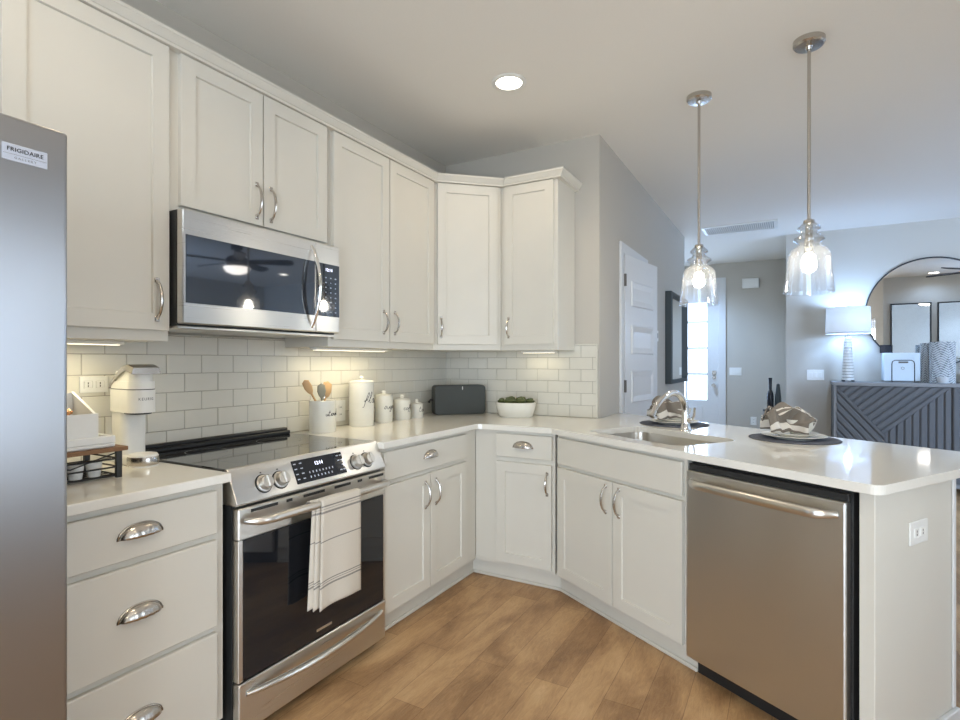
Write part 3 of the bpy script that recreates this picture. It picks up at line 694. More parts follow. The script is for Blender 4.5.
# ceiling fan (living room, seen reflected in microwave and mirror)
fn_ = thing('ceiling_fan', 'dark-bladed ceiling fan with lit bowl reflected in the microwave and mirror', 'fan', (4.62, 1.06, 0), 0)
b = MB(); b.lathe([(.07, H), (.065, H-.05), (.02, H-.06), (.014, H-.07), (.014, 2.62)], 28); b.build('downrod', 'fanblade', fn_, True)
b = MB(); b.lathe([(.03, 2.63), (.10, 2.61), (.13, 2.58), (.13, 2.53), (.09, 2.50)], 32); b.build('motor_housing', 'fanblade', fn_, True)
b = MB(); b.lathe([(.09, 2.50), (.15, 2.485), (.16, 2.475), (.10, 2.465)], 32); b.build('light_ring', 'nickel', fn_, True)
b = MB(); b.lathe([(.155, 2.474), (.15, 2.45), (.12, 2.415), (.06, 2.39), (.0, 2.385)], 32, cap=False); b.build('light_bowl', 'fanlight', fn_, True)
for k_ in range(5):
    a = R(213+72*k_); b = MB(); Mx = Matrix.Rotation(a, 4, 'Z') @ Matrix.Rotation(R(16), 4, 'X')
    b.prism([(.12, -.03), (.22, -.055), (.62, -.07), (.68, -.05), (.69, 0), (.68, .05), (.62, .07), (.22, .055), (.12, .03)], -.006, .006, Matrix.Translation((0, 0, 2.55)) @ Mx); b.build('blade', 'fanblade', fn_)
# ================================================================== COUNTER: COFFEE STATION
kz = thing('coffee_maker', 'slim white single-serve coffee maker left of the range', 'coffee maker', (.232, -2.352, CT), -6); kz.scale = (.86, .86, 1)
# local: faces +x
b = MB(); b.lathe([(.054, 0), (.056, .004), (.056, .022), (.050, .028), (.0, .028)], 36, Matrix.Translation((.035, 0, 0)) @ Matrix.Diagonal((1.1, .98, 1.5, 1))); b.box(-.15, -.05, 0, .0, .05, .034, .006); b.build('drip_base', 'white', kz, True)
b = MB(); b.lathe([(.0555, .003), (.0575, .006), (.0575, .020), (.0555, .023)], 36, Matrix.Translation((.035, 0, 0)) @ Matrix.Diagonal((1.1, .98, 1.5, 1)), cap=False); b.build('chrome_band', 'nickel', kz, True)
def pill(x0, x1, w_, r, n=8):
    return arc(x1-r, w_/2-r, r, 0, 90, n)[::1]+arc(x0+.01, w_/2-.01, .01, 90, 180, 3)+arc(x0+.01, -w_/2+.01, .01, 180, 270, 3)+arc(x1-r, -w_/2+r, r, 270, 360, n)
b = MB(); b.prism(pill(-.15, -.035, .096, .03), .028, .186); b.build('column', 'white', kz)
b = MB(); b.prism(pill(-.152, .062, .106, .052, 12), .186, .266); b.prism(pill(-.150, .060, .102, .050, 12), .2685, .296)
b.build('brew_head', 'white', kz)
b = MB(); b.prism(pill(-.150, .0605, .103, .051, 12), .2655, .269); b.prism(pill(-.1, .05, .08, .04, 12), .180, .1865); b.build('head_seam', 'black', kz)
pts = [(-.15, 0, .285)]
b = MB()
L_ = []
for i in range(13):
    t = i/12; x = -.155+t*.22; z = .290+.066*math.sin(min(1, t*1.25)*math.pi/2)-.020*max(0, t-.75)*4*.6
    L_.append((x, z))
vs = []
for x, z in L_: vs += [(x, -.056, z-.022), (x, .056, z-.022), (x, .050, z), (x, -.050, z)]
b.faces(vs, [[i*4+a, i*4+(a+1) % 4, i*4+4+(a+1) % 4, i*4+4+a] for i in range(12) for a in range(4)]+[[0, 1, 2, 3], [48, 49, 50, 51]], smooth=False)
b.build('lid_handle', 'nickel', kz)
b = MB(); b.prism(pill(-.12, .045, .09, .04, 10), .296, .330); b.build('lid', 'white', kz)
def on_cyl(mb_fn, cx, cy, r, ang, z): pass
t_ = text_obj('lettering', 'KEURIG', .0135, 'ink', kz, Matrix.Identity(4), .0002, 1.35)
for v_ in t_.data.vertices:
    x, y, z = v_.co; th = x/.052+R(2); v_.co = Vector((.010+(.0525+z)*math.cos(th), (.0535+z)*math.sin(th), .234+y))
# coffee pod stand with trays
ps = thing('pod_stand', 'black wire coffee pod stand with wooden top beside the refrigerator', 'stand', (.30, -2.62, CT), 0)
b = MB()
for x in (-.10, .095):
    for y in (-.15, .115): b.box(x-.006, y-.008, 0, x+.006, y+.008, .085)
for z in (.008, .034, .060):
    b.tube([(.095, -.15, z), (.095, .115, z)], .0028, 6); b.tube([(-.10, -.15, z), (-.10, .115, z)], .0028, 6); b.tube([(-.10, .115, z), (.095, .115, z)], .0028, 6)
for i in range(7): x = -.09+i*.03; b.tube([(x, -.15, .006), (x, .115, .006)], .0022, 6)
b.tube([(.098, -.15, .08), (.098, -.02, .045), (.098, .11, .08)], .0022, 6)
b.build('wire_frame', 'black', ps)
MB().box(-.115, -.165, .085, .115, .135, .098, .002).build('wood_top', 'wood2', ps)
n = 0
for y in (-.095, -.045, .005, .055):
    p = thing('coffee_pod', 'white coffee pod, %s in the wire stand' % ('first from the refrigerator', 'second from the refrigerator', 'third from the refrigerator', 'nearest the coffee maker')[n], 'coffee pod', (.362, -2.615+y, CT+.0085), 0, 'coffee pods in the wire stand'); n += 1
    b = MB(); b.lathe([(.0, 0), (.017, 0), (.022, .042), (.0245, .044), (.0245, .046), (.0, .046)], 24, cap=False); b.build('cup', 'white', p, True)
    b = MB(); b.lathe([(.0, .0465), (.0215, .0465), (.0215, .0475), (.0, .0475)], 24, cap=False); b.build('foil_lid', 'mid', p)
b = MB(); b.box(-.11, -.15, 0, .105, .10, .012, .004); b.box(-.11, -.15, .012, -.10, .10, .036, .003); b.box(.095, -.15, .012, .105, .10, .036, .003); b.box(-.10, .09, .012, .095, .10, .036, .003); b.box(-.10, -.15, .012, .095, -.14, .036, .003)
tr = b.build('serving_tray', 'white'); tr.location = (.295, -2.615, CT+.0985); tag(tr, 'low white tray lying on the wooden pod stand', 'tray')
cb = thing('caddy_box', 'white open caddy box with sloping sides standing in the tray', 'box', (.315, -2.650, CT+.111))
b = MB(); b.box(-.075, -.085, 0, .075, .09, .01)
for y0 in (-.085, .082): b.prism([(-.075, 0), (.075, 0), (.075, .095), (.060, .095), (-.075, .158)], y0, y0+.008, Matrix(((1, 0, 0, 0), (0, 0, 1, 0), (0, 1, 0, 0), (0, 0, 0, 1))))
b.box(-.075, -.077, .01, -.067, .082, .155); b.box(.067, -.077, .01, .075, .082, .095); b.build('caddy_body', 'white', cb)
for i, (x, y) in enumerate(((-.03, -.01), (.0, .02), (.03, -.03))):
    b = MB(); b.tube([(x, y, .012), (x+.005, y+.02, .10)], .006, 10); b.lathe([(.0, 0), (.010, .004), (.012, .012), (.0, .02)], 12, Matrix.Translation((x+.005, y+.02, .09)), cap=False)
    so = b.build('coffee_scoop', 'copper', None, True); so.location = (.315, -2.650, CT+.111); tag(so, ('copper scoop handle in the caddy box, farthest from the coffee maker', 'copper scoop handle in the caddy box, nearest the coffee maker', 'copper scoop handle at the front of the caddy box')[i], 'scoop', 'copper scoops in the caddy box')
outp = Matrix.Translation((.0095, -2.395, 1.195)) @ Matrix.Rotation(R(90), 4, 'Z')
t = outlet('electrical_outlet', 'white outlet on the tile behind the coffee maker', outp, .095, .06); duplex(t, True)
t = outlet('electrical_outlet', 'white outlet on the tile between the utensil crock and tall canister', Matrix.Translation((.0095, -1.125, 1.00)) @ Matrix.Rotation(R(90), 4, 'Z'), .085, .118); duplex(t)
# ================================================================== CANISTERS
GL = {'f': [[(0, -.35), (.12, -.3), (.18, .3), (.32, .95), (.42, .8), (.3, .4), (.08, .12)], [(.02, .2), (.4, .32)]],
 'l': [[(0, .1), (.25, .6), (.3, .95), (.2, .98), (.14, .5), (.18, .06), (.34, .08)]],
 'o': [[(.28, .4), (.1, .36), (.03, .18), (.12, .02), (.3, .06), (.36, .26), (.27, .4), (.42, .36)]],
 'u': [[(0, .35), (.06, .05), (.2, .03), (.34, .36), (.36, .06), (.46, .1)]],
 'r': [[(0, .05), (.12, .42), (.3, .36), (.28, .08), (.42, .06)]],
 's': [[(0, .05), (.2, .44), (.3, .18), (.18, .0), (.04, .06)]],
 'g': [[(.32, .36), (.14, .4), (.04, .2), (.16, .02), (.32, .34), (.28, -.3), (.12, -.4), (.06, -.24), (.4, .08)]],
 'a': [[(.32, .34), (.14, .4), (.03, .2), (.14, .02), (.33, .36), (.34, .06), (.46, .1)]],
 'c': [[(.3, .34), (.14, .4), (.04, .2), (.14, .02), (.36, .1)]],
 'e': [[(.02, .14), (.26, .26), (.22, .42), (.06, .34), (.06, .08), (.2, .0), (.38, .1)]],
 't': [[(.1, .85), (.08, .1), (.2, .02), (.34, .1)], [(-.06, .55), (.32, .6)]],
 'n': [[(0, .02), (.06, .4), (.1, .2), (.24, .42), (.3, .05), (.42, .08)]],
 'i': [[(.04, .4), (.06, .06), (.2, .06)], [(.06, .58), (.09, .62)]]}
def script_on_cyl(word, parent, r, zc, size, ang, pen_r=.0009):
    b = MB(); total = .44*len(word); x0 = -total/2
    for ch in word:
        for st in GL[ch]:
            # smooth stroke
            P = [Vector((p[0]+p[1]*.22, p[1])) for p in st]; pts = []
            for i in range(len(P)-1):
                p0 = P[max(i-1, 0)]; p1 = P[i]; p2 = P[i+1]; p3 = P[min(i+2, len(P)-1)]
                for s_ in range(3):
                    t = s_/3; pts.append(.5*((2*p1)+(p2-p0)*t+(2*p0-5*p1+4*p2-p3)*t*t+(3*p1-p0-3*p2+p3)*t**3))
            pts.append(P[-1]); w3 = []
            for q in pts:
                th = ang+(x0+q.x)*size/r; w3.append((r*math.cos(th)*1.003, r*math.sin(th)*1.003, zc+(q.y-.3)*size))
            b.tube(w3, pen_r, 5)
        x0 += .44
    return b.build('lettering', 'ink', parent)
def canister(x, y, r, h, word, label, size, ang, pr_=.001, lid=True):
    t = thing('canister', label, 'canister', (x, y, CT), 0, 'white lettered canisters')
    b = MB(); b.lathe([(.0, 0), (r*.96, 0), (r, .004), (r, h-.002), (r-.003, h), (r-.006, h-.004), (r-.006, .006), (.0, .006)], 40, cap=False); b.build('jar', 'ceramic', t, True)
    if lid:
        b = MB(); b.lathe([(.0, h+.0005), (r*1.01, h+.0005), (r*1.01, h+.004), (r*.7, h+.010), (.012, h+.013), (.010, h+.018), (.014, h+.024), (.013, h+.032), (.0, h+.035)], 36, cap=False); b.build('lid', 'ceramic', t, True)
    script_on_cyl(word, t, r, h*.60, size, ang, pr_)
    return t
canister(.112, -1.057, .070, .250, 'flour', 'tallest white canister lettered flour in black script', .062, R(16), .0014)
canister(.100, -.842, .052, .158, 'sugar', 'second tallest white canister lettered sugar in black script', .043, R(2), .0013)
canister(.105, -.668, .054, .122, 'coffee', 'mid-size white canister lettered coffee in black script', .036, R(6), .0013)
canister(.107, -.515, .043, .085, 'tea', 'smallest white canister lettered tea in black script', .040, R(2), .0013)
uc = thing('utensil_crock', 'white ceramic crock lettered utensils holding wooden spoons', 'crock', (.120, -1.365, CT), 0)
r, h = .068, .165
b = MB(); b.lathe([(.0, 0), (r*.97, 0), (r, .004), (r, h-.003), (r-.003, h), (r-.007, h-.003), (r-.007, .008), (.0, .008)], 40, cap=False); b.build('jar', 'ceramic', uc, True)
script_on_cyl('utensils', uc, r, h*.58, .032, R(16), .0014)
def spoon(p0, p1, wide, m, label, cat, up=.07, roll=0.):
    d = (Vector(p1)-Vector(p0)); L0 = d.length; Mq = Matrix.Translation(p0) @ d.to_track_quat('Z', 'Y').to_matrix().to_4x4() @ Matrix.Rotation(roll, 4, 'Z')
    b = MB(); b.lathe([(.0, 0), (.005, .001), (.0055, L0-up)], 12, Mq, cap=False)
    b.lathe([(.005, L0-up-.004), (wide*.7, L0-up+.012), (wide, L0-up*.55), (wide*.85, L0-.012), (.0, L0)], 20, Mq, cap=False, sy=.35)
    o = b.build('cooking_utensil', m, None, True); return tag(o, label, cat, 'utensils in the crock')
c0 = Vector((.120, -1.365, CT+.012))
spoon(c0+Vector((.01, .045, 0)), c0+Vector((.012, -.135, .262)), .021, 'wood', 'wooden spoon leaning left out of the utensil crock', 'spoon', .085, R(60))
spoon(c0+Vector((0, -.02, 0)), c0+Vector((-.012, .052, .250)), .034, 'wood', 'wide wooden spoon standing upright at the right of the crock', 'spoon', .09, R(80))
spoon(c0+Vector((.03, -.02, 0)), c0+Vector((.03, -.040, .243)), .024, 'spatula', 'grey spatula standing in front of the wide wooden spoon', 'spatula', .075, R(70))
b = MB(); 
for k_ in range(5):
    a = math.pi*k_/5; pts = [(.02*math.sin(math.pi*t/8)*math.cos(a), .02*math.sin(math.pi*t/8)*math.sin(a), .14+.075*t/8) for t in range(9)]; b.tube(pts, .0012, 6)
b.cyl((0, 0, 0), (0, 0, .145), .005, 10)
o = b.build('wire_whisk', 'chrome'); o.location = c0+Vector((.01, -.02, .0)); tag(o, 'small wire whisk between the spoons in the crock', 'whisk', 'utensils in the crock')
# speaker
sp = thing('speaker', 'charcoal rounded rectangular speaker standing in the counter corner', 'speaker', (.235, -.190, CT), 46.5)
def rr_xz(w_, h_, r_, n=6): return arc(w_/2-r_, h_-r_, r_, 0, 90, n)+arc(-w_/2+r_, h_-r_, r_, 90, 180, n)+arc(-w_/2+r_, r_, r_, 180, 270, n)+arc(w_/2-r_, r_, r_, 270, 360, n)
XZ = Matrix(((1, 0, 0, 0), (0, 0, 1, 0), (0, 1, 0, 0), (0, 0, 0, 1)))
b = MB(); b.prism(rr_xz(.364, .203, .026), -.040, .075, XZ); o = b.build('cabinet', 'spk', sp); m_ = o.modifiers.new('edge', 'BEVEL'); m_.width = .006; m_.segments = 3; m_.limit_method = 'ANGLE'
MB().prism(rr_xz(.350, .189, .020), -.0425, -.040, XZ @ Matrix.Translation((0, .007, 0))).build('grille', 'spk', sp)
MB().box(.010, -.0435, .172, .016, -.042, .194).build('logo_mark', 'white', sp)
b = MB(); b.tube([(-.17, .02, .10), (-.20, .02, .102), (-.215, .02, .085), (-.205, .025, .085)], .006, 8); b.build('plug_cable', 'black', sp)
# bowl with succulents / moss balls
bw = thing('planter_bowl', 'white oval bowl filled with small green plants on the back counter', 'bowl', (.655, -.150, CT), 20)
b = MB(); b.lathe([(.0, 0), (.098, 0), (.106, .006), (.122, .06), (.127, .095), (.121, .096), (.112, .05), (.09, .02), (.0, .02)], 40, cap=False, sy=.76); bw.scale = (1.07, 1.07, 1.0); b.build('bowl', 'ceramic', bw, True)
MB().lathe([(.0, .078), (.117, .078)], 32, cap=False, sy=.70).build('soil', 'wood2', bw)
GP = [(-.088, .0, .027), (-.035, -.036, .036), (.030, -.036, .037), (.088, .0, .029), (-.030, .038, .034), (.034, .038, .034)]
for i, (x, y, r_) in enumerate(GP):
    b = MB(); seg = 16; rnd = random.Random(i)
    b.lathe([(.0, -r_)]+[(r_*math.sin(math.pi*j/10)*(1+.16*(-1)**j), -r_*math.cos(math.pi*j/10)) for j in range(1, 10)]+[(.0, r_)], seg, cap=False)
    for v_ in b.b.verts: v_.co *= 1+rnd.uniform(-.10, .10)
    o = b.build('succulent_head', 'green', bw, True); o.location = (x, y*.9, .088+r_*.25)
# ================================================================== PLACE SETTINGS
def setting(s, o, lab, rz):
    q = pen(s, o); x, y = q
    pm = MB(); pm.lathe([(.0, 0), (.19, 0), (.193, .002), (.19, .004), (.0, .004)], 56, cap=False); p = pm.build('placemat', 'placemat', None); p.location = (x, y, CT+.0002); tag(p, 'round dark woven placemat '+lab, 'placemat', 'placemats on the peninsula')
    def plate(z, r_, nm, lb):
        b = MB(); b.lathe([(.0, 0), (r_*.62, 0), (r_*.64, .003), (r_, .016), (r_-.002, .018), (r_*.62, .0055), (.0, .0055)], 48, cap=False); p_ = b.build('plate', 'ceramic', None, True); p_.location = (x, y, z); tag(p_, lb+lab, 'plate', 'plates on the peninsula')
    plate(CT+.0045, .138, 'plate', 'large white dinner plate ')
    plate(CT+.0145, .105, 'plate', 'smaller white salad plate ')
    b = MB(); b.lathe([(.0, 0), (.035, 0), (.040, .006), (.062, .040), (.072, .072), (.069, .073), (.058, .040), (.035, .010), (.0, .010)], 40, cap=False)
    bo = b.build('bowl', 'ceramic', None, True); bo.location = (x+.024, y+.012, CT+.0215); tag(bo, 'small white bowl under the napkin '+lab, 'bowl', 'bowls on the peninsula')
    nb = MB()
    def fnn(a, c_):
        # a along the folded band (across ridge), c_ along the roll
        X_ = -.115+.185*c_; th = (a-.5)*2; tw_ = .9*(c_-.5)
        wy = .056+.012*math.sin(c_*6+1); y_ = wy*th*1.1+.012*math.sin(c_*8+th*3)+.012*math.sin(c_*3)
        top = .084+.016*math.sin(c_*4.2+.6)-.030*max(0, c_-.80)*2-.018*max(0, .15-c_)*5
        z_ = .030+(top-.0)*(1-abs(th)**3.0)+.020*math.sin(th*8+c_*7)*(1-th*th)+.010*math.sin(th*15-c_*6)*(1-th*th)
        n1 = noise.noise(Vector((c_*4.5+s*9, th*2.6, .3))); n2 = noise.noise(Vector((c_*3.5, th*2.4+s*7, 4.1))); n3 = noise.noise(Vector((c_*9, th*6, s*5)))
        e_ = 1-.6*th*th
        return (X_+.016*math.sin(th*5+c_*3)+.030*n2*e_, y_+.034*n1*e_, max(.026, z_+(.034*n2+.006*n3)*e_))
    cloth(nb, 64, 48, fnn); no = nb.build('napkin', 'napkin', None); no.location = (x-.004, y-.028, CT+.010); no.rotation_euler = (0, 0, R(rz))
    m_ = no.modifiers.new('thick', 'SOLIDIFY'); m_.thickness = .004
    tag(no, 'folded grey and cream striped napkin in a bowl '+lab, 'napkin', 'napkins on the peninsula')
setting(.895, .735, 'nearer the end of the peninsula', 8)
setting(.183, .735, 'behind the faucet', 25)
# ================================================================== HALL AND LIVING ROOM
t = outlet('light_switch', 'white triple light switch on the wall beside the sideboard', Matrix.Translation((2.512, 3.80, 1.131)), .165, .118, cat='switch'); toggles(t, 3)
t = outlet('light_switch', 'white triple light switch beside the front door', Matrix.Translation((1.566, 5.45, 1.137)), .165, .118, cat='switch'); toggles(t, 3)
t = outlet('electrical_outlet', 'low white outlet on the far hall wall', Matrix.Translation((1.805, 5.45, .417)), .08, .118); duplex(t)
t = outlet('thermostat', 'small white thermostat on the hall wall beside the panelled door', Matrix.Translation((1.18, 1.78, 1.52)) @ Matrix.Rotation(R(90), 4, 'Z'), .085, .10, cat='thermostat')
MB().box(-.022, -.0075, -.02, .022, -.0055, .025).build('screen', 'mid', t)
ch = thing('door_chime', 'white door chime box mounted high beside the front door', 'chime', (1.765, 5.45, 2.427))
MB().box(-.11, -.05, -.072, .11, 0, .072, .006, None, 0, 2).build('chime_cover', 'white', ch); MB().box(.111, -.045, -.06, .118, -.005, .06, .002).build('side_grille', 'mid', ch)
pf = thing('wall_mirror', 'dark framed rectangular mirror on the hall wall near the front door', 'mirror', (1.182, 2.164, 1.06), 90)
b = MB(); W_, H_ = 1.02, .922; f_ = .065
b.box(0, -.06, 0, f_, 0, H_, .003); b.box(W_-f_, -.06, 0, W_, 0, H_, .003); b.box(f_, -.06, 0, W_-f_, 0, f_*.55, .003); b.box(f_, -.06, H_-f_*.55, W_-f_, 0, H_, .003); b.build('frame', 'frame', pf)
MB().box(f_, -.03, f_*.5, W_-f_, -.01, H_-f_*.5).build('mirror_glass', 'mirror', pf)
# dark bottle-shaped pieces on a pedestal at the corner of the hall
pd = thing('pedestal_table', 'slim dark pedestal table in the hall behind the napkin', 'table', (2.085, 4.30, 0))
b = MB(); b.lathe([(.0, .66), (.12, .66), (.12, .68), (.0, .68)], 28, cap=False); b.build('tabletop', 'black', pd)
b = MB(); b.cyl((0, 0, .02), (0, 0, .66), .018); b.build('post', 'black', pd)
b = MB(); b.lathe([(.0, 0), (.10, 0), (.10, .015), (.02, .03)], 28, cap=False); b.build('base', 'black', pd)
bt = MB(); bt.lathe([(.0, 0), (.035, 0), (.038, .01), (.039, .17), (.034, .21), (.018, .25), (.020, .36), (.023, .40), (.0, .40)], 24, cap=False); o = bt.build('bottle', 'bottle', None, True); o.location = (2.05, 4.29, .68); tag(o, 'dark slender bottle standing on the pedestal table in the hall', 'bottle')
bt = MB(); bt.lathe([(.0, 0), (.042, 0), (.036, .15), (.018, .32), (.0, .33)], 24, cap=False); o = bt.build('cone_ornament', 'frame', None, True); o.location = (2.135, 4.29, .68); tag(o, 'dark grey tapered ornament beside the slender bottle', 'ornament')
# sideboard
sb = thing('sideboard', 'grey washed wooden sideboard with geometric slatted doors below the round mirror', 'sideboard', (2.655, 3.36, 0))
SW = 1.92; ST = 1.068
MB().box(.0, -.012, ST-.035, SW, .42, ST, .003).build('top', 'greytop', sb)
MB().box(.005, .02, .09, SW-.005, .415, ST-.036).build('carcass', 'greywood', sb)
b = MB(); b.box(.005, -.006, .06, .030, .0195, ST-.036, .002); b.box(SW-.030, -.006, .06, SW-.005, .0195, ST-.036, .002); b.box(.03, -.004, .06, SW-.03, .0195, .10, .002); b.build('face_frame', 'greytop', sb)
for x in (.03, SW-.07):
    for y in (.02, .36): MB().box(x, y, 0, x+.04, y+.04, .09).build('leg', 'black', sb)
def clip(poly, nx, ny, d):
    out = []
    for i in range(len(poly)):
        a, c_ = poly[i], poly[(i+1) % len(poly)]; da = a[0]*nx+a[1]*ny-d; db = c_[0]*nx+c_[1]*ny-d
        if da >= 0: out.append(a)
        if da*db < 0: t = da/(da-db); out.append((a[0]+(c_[0]-a[0])*t, a[1]+(c_[1]-a[1])*t))
    return out
def strips(mb, region, ang, pitch, gap, ph=0.):
    dx, dy = math.cos(ang), math.sin(ang); nx, ny = -dy, dx
    pr = [p[0]*nx+p[1]*ny for p in region]; k0 = math.floor((min(pr)-ph)/pitch)-1
    while k0*pitch+ph < max(pr):
        a = k0*pitch+ph+gap/2; c_ = (k0+1)*pitch+ph-gap/2; p = clip(region, nx, ny, a)
        if len(p) > 2: p = clip(p, -nx, -ny, -c_)
        if len(p) > 2:
            n_ = len(p); cx = sum(q[0] for q in p)/n_; cz = sum(q[1] for q in p)/n_
            v = [(x, .004, z) for x, z in p]+[(x, -.006, z) for x, z in p]+[(x+(cx-x)*.0, -.010, z) for x, z in p]
            q2 = []
            for x, z in p:
                s_ = x*nx+z*ny; mid_ = (a+c_)/2; sh = (mid_-s_)*.35; q2.append((x+nx*sh, -.012, z+ny*sh))
            v = [(x, .004, z) for x, z in p]+[(x, -.005, z) for x, z in p]+q2
            mb.faces(v, [[k*n_+i, k*n_+(i+1) % n_, (k+1)*n_+(i+1) % n_, (k+1)*n_+i] for k in range(2) for i in range(n_)]+[list(range(2*n_, 3*n_))])
        k0 += 1
DWd = .925
for di, x0 in enumerate((.033, .033+DWd+.006)):
    b = MB(); b.box(0, .004, .105, DWd-.003, .019, ST-.042)
    z0, z1, x1 = .105, ST-.042, DWd-.003; ax, az = .40, z1-.475
    m1 = (z1-az)/(x1-ax)
    RA = [(.0, z0), (ax, z0), (ax, az), (.0, z1)]
    RB = [(.0, z1), (ax, az), (x1, z1)]
    RC = [(ax, z0), (x1, z0), (x1, z1), (ax, az)]
    if di:      # mirrored leaf
        RA, RB, RC = [[(x1-x, z) for x, z in q][::-1] for q in (RA, RB, RC)]
    sg = -1 if di else 1
    strips(b, RA, sg*math.atan2(az-z1, ax), .062, .010); strips(b, RB, sg*math.atan2(z1-az, x1-ax), .062, .010); strips(b, RC, R(90), .062, .010)
    o = b.build('door', 'greywood', sb); o.location = (x0, 0, 0)
# round mirror
rm = thing('round_mirror', 'large round thin-framed mirror on the wall above the sideboard', 'mirror', (3.54, 3.80, 1.80))
RX = Matrix.Rotation(R(90), 4, 'X')
b = MB(); b.lathe([(.556, 0), (.570, 0), (.570, .022), (.556, .022), (.556, 0)], 96, RX, smooth=False, cap=False); b.build('frame', 'black', rm)
b = MB(); b.lathe([(.0, .004), (.557, .004), (.557, .012), (.0, .012)], 96, RX, smooth=False, cap=False); o = b.build('mirror_glass', 'mirror', rm)
# table lamp
lp = thing('table_lamp', 'lit table lamp with white drum shade and ringed base on the sideboard', 'lamp', (2.80, 3.565, ST))
b = MB(); b.box(-.055, -.05, .0, -.03, .05, .018, .003); b.box(.03, -.05, 0, .055, .05, .018, .003); b.build('foot', 'black', lp)
b = MB(); n_ = 15
for i in range(n_):
    r_ = .056-.022*i/n_; z = .018+i*.031; b.lathe([(r_*.9, z), (r_, z+.004), (r_, z+.024), (r_*.9, z+.0275)], 28)
b.build('stacked_body', 'white', lp, True)
b = MB()
for i in range(n_): r_ = .050-.022*i/n_; z = .018+i*.031+.0272; b.lathe([(r_, z-.002), (r_, z+.006)], 28)
b.build('dark_ring', 'stripe', lp)
b = MB(); b.cyl((0, 0, .48), (0, 0, .815), .006); b.lathe([(.006, .800), (.012, .806), (.012, .812), (.0, .818)], 16, cap=False); b.build('stem', 'nickel', lp)
b = MB(); b.lathe([(.205, .510), (.198, .790)], 56, cap=False); s = b.build('lamp_shade', 'shade', lp, True); m_ = s.modifiers.new('thick', 'SOLIDIFY'); m_.thickness = .003
b = MB(); b.lathe([(.2065, .512), (.2065, .526)], 56, cap=False); b.build('shade_band', 'trim', lp, True)
b = MB(); b.lathe([(.0, .58), (.02, .59), (.03, .62), (.02, .66), (.012, .68), (.0, .68)], 20, cap=False); b.build('bulb', 'white', lp, True)
l = bpy.data.lights.new('lamp_glow', 'POINT'); l.energy = 17; l.color = (.36, .59, 1); l.shadow_soft_size = .035
lo = bpy.data.objects.new('lamp_glow', l); COL.objects.link(lo); lo.location = (2.80, 3.565, ST+.72)
l = bpy.data.lights.new('lamp_glow', 'POINT'); l.energy = 5; l.color = (.34, .58, 1); l.shadow_soft_size = .035
lo = bpy.data.objects.new('lamp_glow', l); COL.objects.link(lo); lo.location = (2.80, 3.565, ST+.545)
# box, photo, vases
bx_ = thing('keepsake_box', 'pale blue painted box with black arched outline on the sideboard', 'box', (3.268, 3.60, ST))
b = MB(); b.box(-.155, -.0, .012, .150, .155, .305, .008, None, 0, 2); b.build('box_body', 'bluebox', bx_)
b = MB(); ap = [(-.085, 0, .012), (-.085, 0, .19), (-.080, 0, .215), (-.06, 0, .228), (.075, 0, .228), (.095, 0, .215), (.102, 0, .19), (.102, 0, .012)]; b.tube([(x, -.002, z) for x, y, z in ap], .004, 8); b.build('arch_outline', 'ink', bx_)
MB().box(-.03, -.004, .198, .05, .0005, .216, .001).build('label_plate', 'stripe', bx_)
b = MB(); b.lathe([(.011, -.001), (.014, -.001), (.014, .003), (.011, .003)], 24, Matrix.Translation((.005, 0, .145)) @ RX, cap=False); b.build('round_emblem', 'stripe', bx_)
MB().box(-.088, -.004, .0, .105, .004, .012, .002).build('front_rail', 'stripe', bx_)
ph = thing('photo_frame', 'small black picture frame standing on top of the pale blue box', 'picture frame', (3.150, 3.72, ST+.306), 0)
MB().box(-.055, -.008, 0, .055, .008, .085, .002).build('frame', 'ink', ph); MB().box(-.048, -.0095, .006, .048, -.0078, .079).build('picture', 'mwglass', ph)
def chev(mb, x, y, r_, h_, seg=72):
    """cylinder with relief chevrons"""
    rows = 66; vs = []
    for i in range(rows+1):
        z = h_*i/rows
        for k in range(seg):
            a = 2*math.pi*k/seg; tri = abs(((a*5/(2*math.pi)) % 1)-.5)*2; ph_ = (z/.024+tri*1.6) % 1
            vs.append(((r_-(.006 if ph_ < .34 else 0))*math.cos(a), (r_-(.006 if ph_ < .34 else 0))*math.sin(a), z))
    fs = [[i*seg+k, i*seg+(k+1) % seg, (i+1)*seg+(k+1) % seg, (i+1)*seg+k] for i in range(rows) for k in range(seg)]
    mb.faces(vs, fs+[list(range(seg))[::-1]])
    for f in mb.b.faces:
        c_ = f.calc_center_median(); a = math.atan2(c_.y, c_.x) % (2*math.pi); tri = abs(((a*5/(2*math.pi)) % 1)-.5)*2
        f.material_index = 1 if ((c_.z/.024+tri*1.6) % 1) < .34 else 0
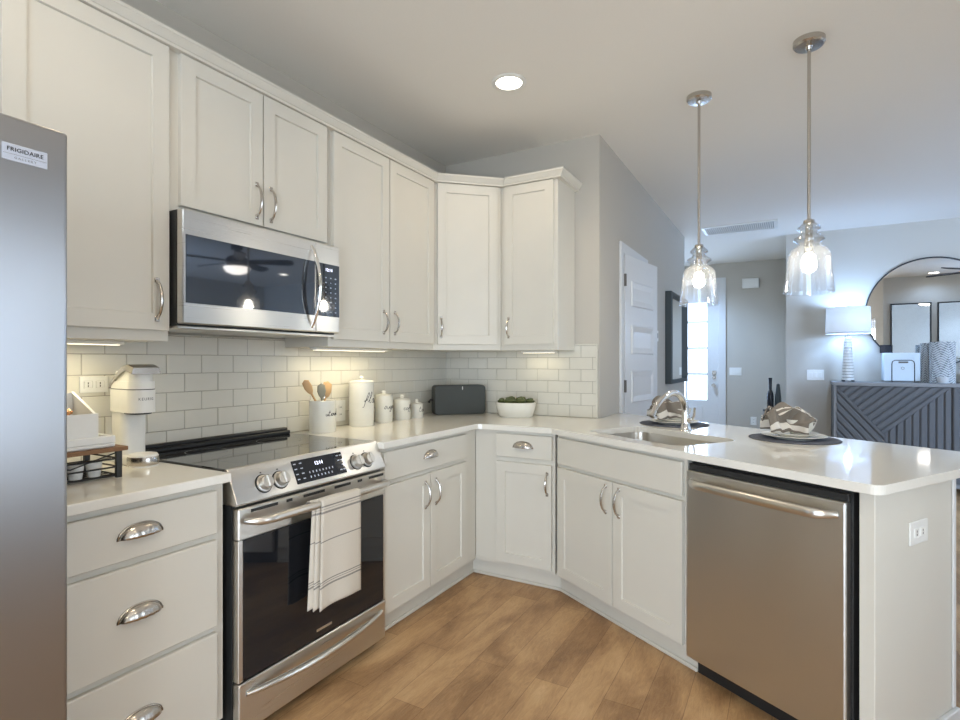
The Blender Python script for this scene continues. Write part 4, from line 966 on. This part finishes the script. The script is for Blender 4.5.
b = MB(); chev(b, 0, 0, .102, .41); o = b.build('vase', ['vase', 'vased']); o.location = (3.585, 3.57, ST); tag(o, 'large grey and white chevron-textured vase on the sideboard', 'vase')
b = MB(); chev(b, 0, 0, .055, .39); o = b.build('vase', ['vase', 'vased']); o.location = (3.478, 3.69, ST); tag(o, 'narrower chevron-textured vase half hidden behind the large one', 'vase')
b = MB(); b.lathe([(.0, 0), (.03, 0), (.045, .02), (.05, .06), (.047, .061), (.0, .02)], 24, cap=False); o = b.build('glass_dish', 'vase', None, True); o.location = (3.56, 3.405, ST+.001); tag(o, 'low glass dish in front of the chevron vases', 'dish')
pt = thing('potted_plant', 'small leafy green potted plant at the right end of the sideboard', 'plant', (3.83, 3.66, ST))
b = MB(); b.lathe([(.0, 0), (.05, 0), (.065, .10), (.06, .10), (.0, .09)], 28, cap=False); b.build('pot', 'ceramic', pt, True)
b = MB(); rnd = random.Random(11)
for i in range(70):
    a = rnd.uniform(0, 6.28); e = rnd.uniform(.1, 1.4); r_ = rnd.uniform(.05, .13); p = Vector((math.cos(a)*math.cos(e)*r_, math.sin(a)*math.cos(e)*r_, .12+math.sin(e)*r_*1.3))
    Mq = Matrix.Translation(p) @ Matrix.Rotation(a, 4, 'Z') @ Matrix.Rotation(rnd.uniform(-.8, .6), 4, 'Y')
    b.faces([(0, 0, 0), (.02, .012, .004), (.045, 0, 0), (.02, -.012, .004)], [[0, 1, 2, 3]], Mq)
b.build('foliage', 'green', pt)
# framed mirrors across the living room, seen reflected
for i, (x, lb) in enumerate(((3.80, 'black framed tall mirror reflected at the left in the round mirror'), (4.44, 'black framed tall mirror reflected at the right in the round mirror'))):
    fm = thing('framed_mirror', lb, 'mirror', (x+.56, -.80, .95), 180, 'framed mirrors across the living room')
    b = MB(); W_, H_ = .56, 1.34; f_ = .02
    b.box(0, -.03, 0, f_, 0, H_); b.box(W_-f_, -.03, 0, W_, 0, H_); b.box(f_, -.03, 0, W_-f_, 0, f_); b.box(f_, -.03, H_-f_, W_-f_, 0, H_); b.build('frame', 'black', fm)
    MB().box(f_, -.015, f_, W_-f_, -.005, H_-f_).build('mirror_glass', 'mirror', fm)
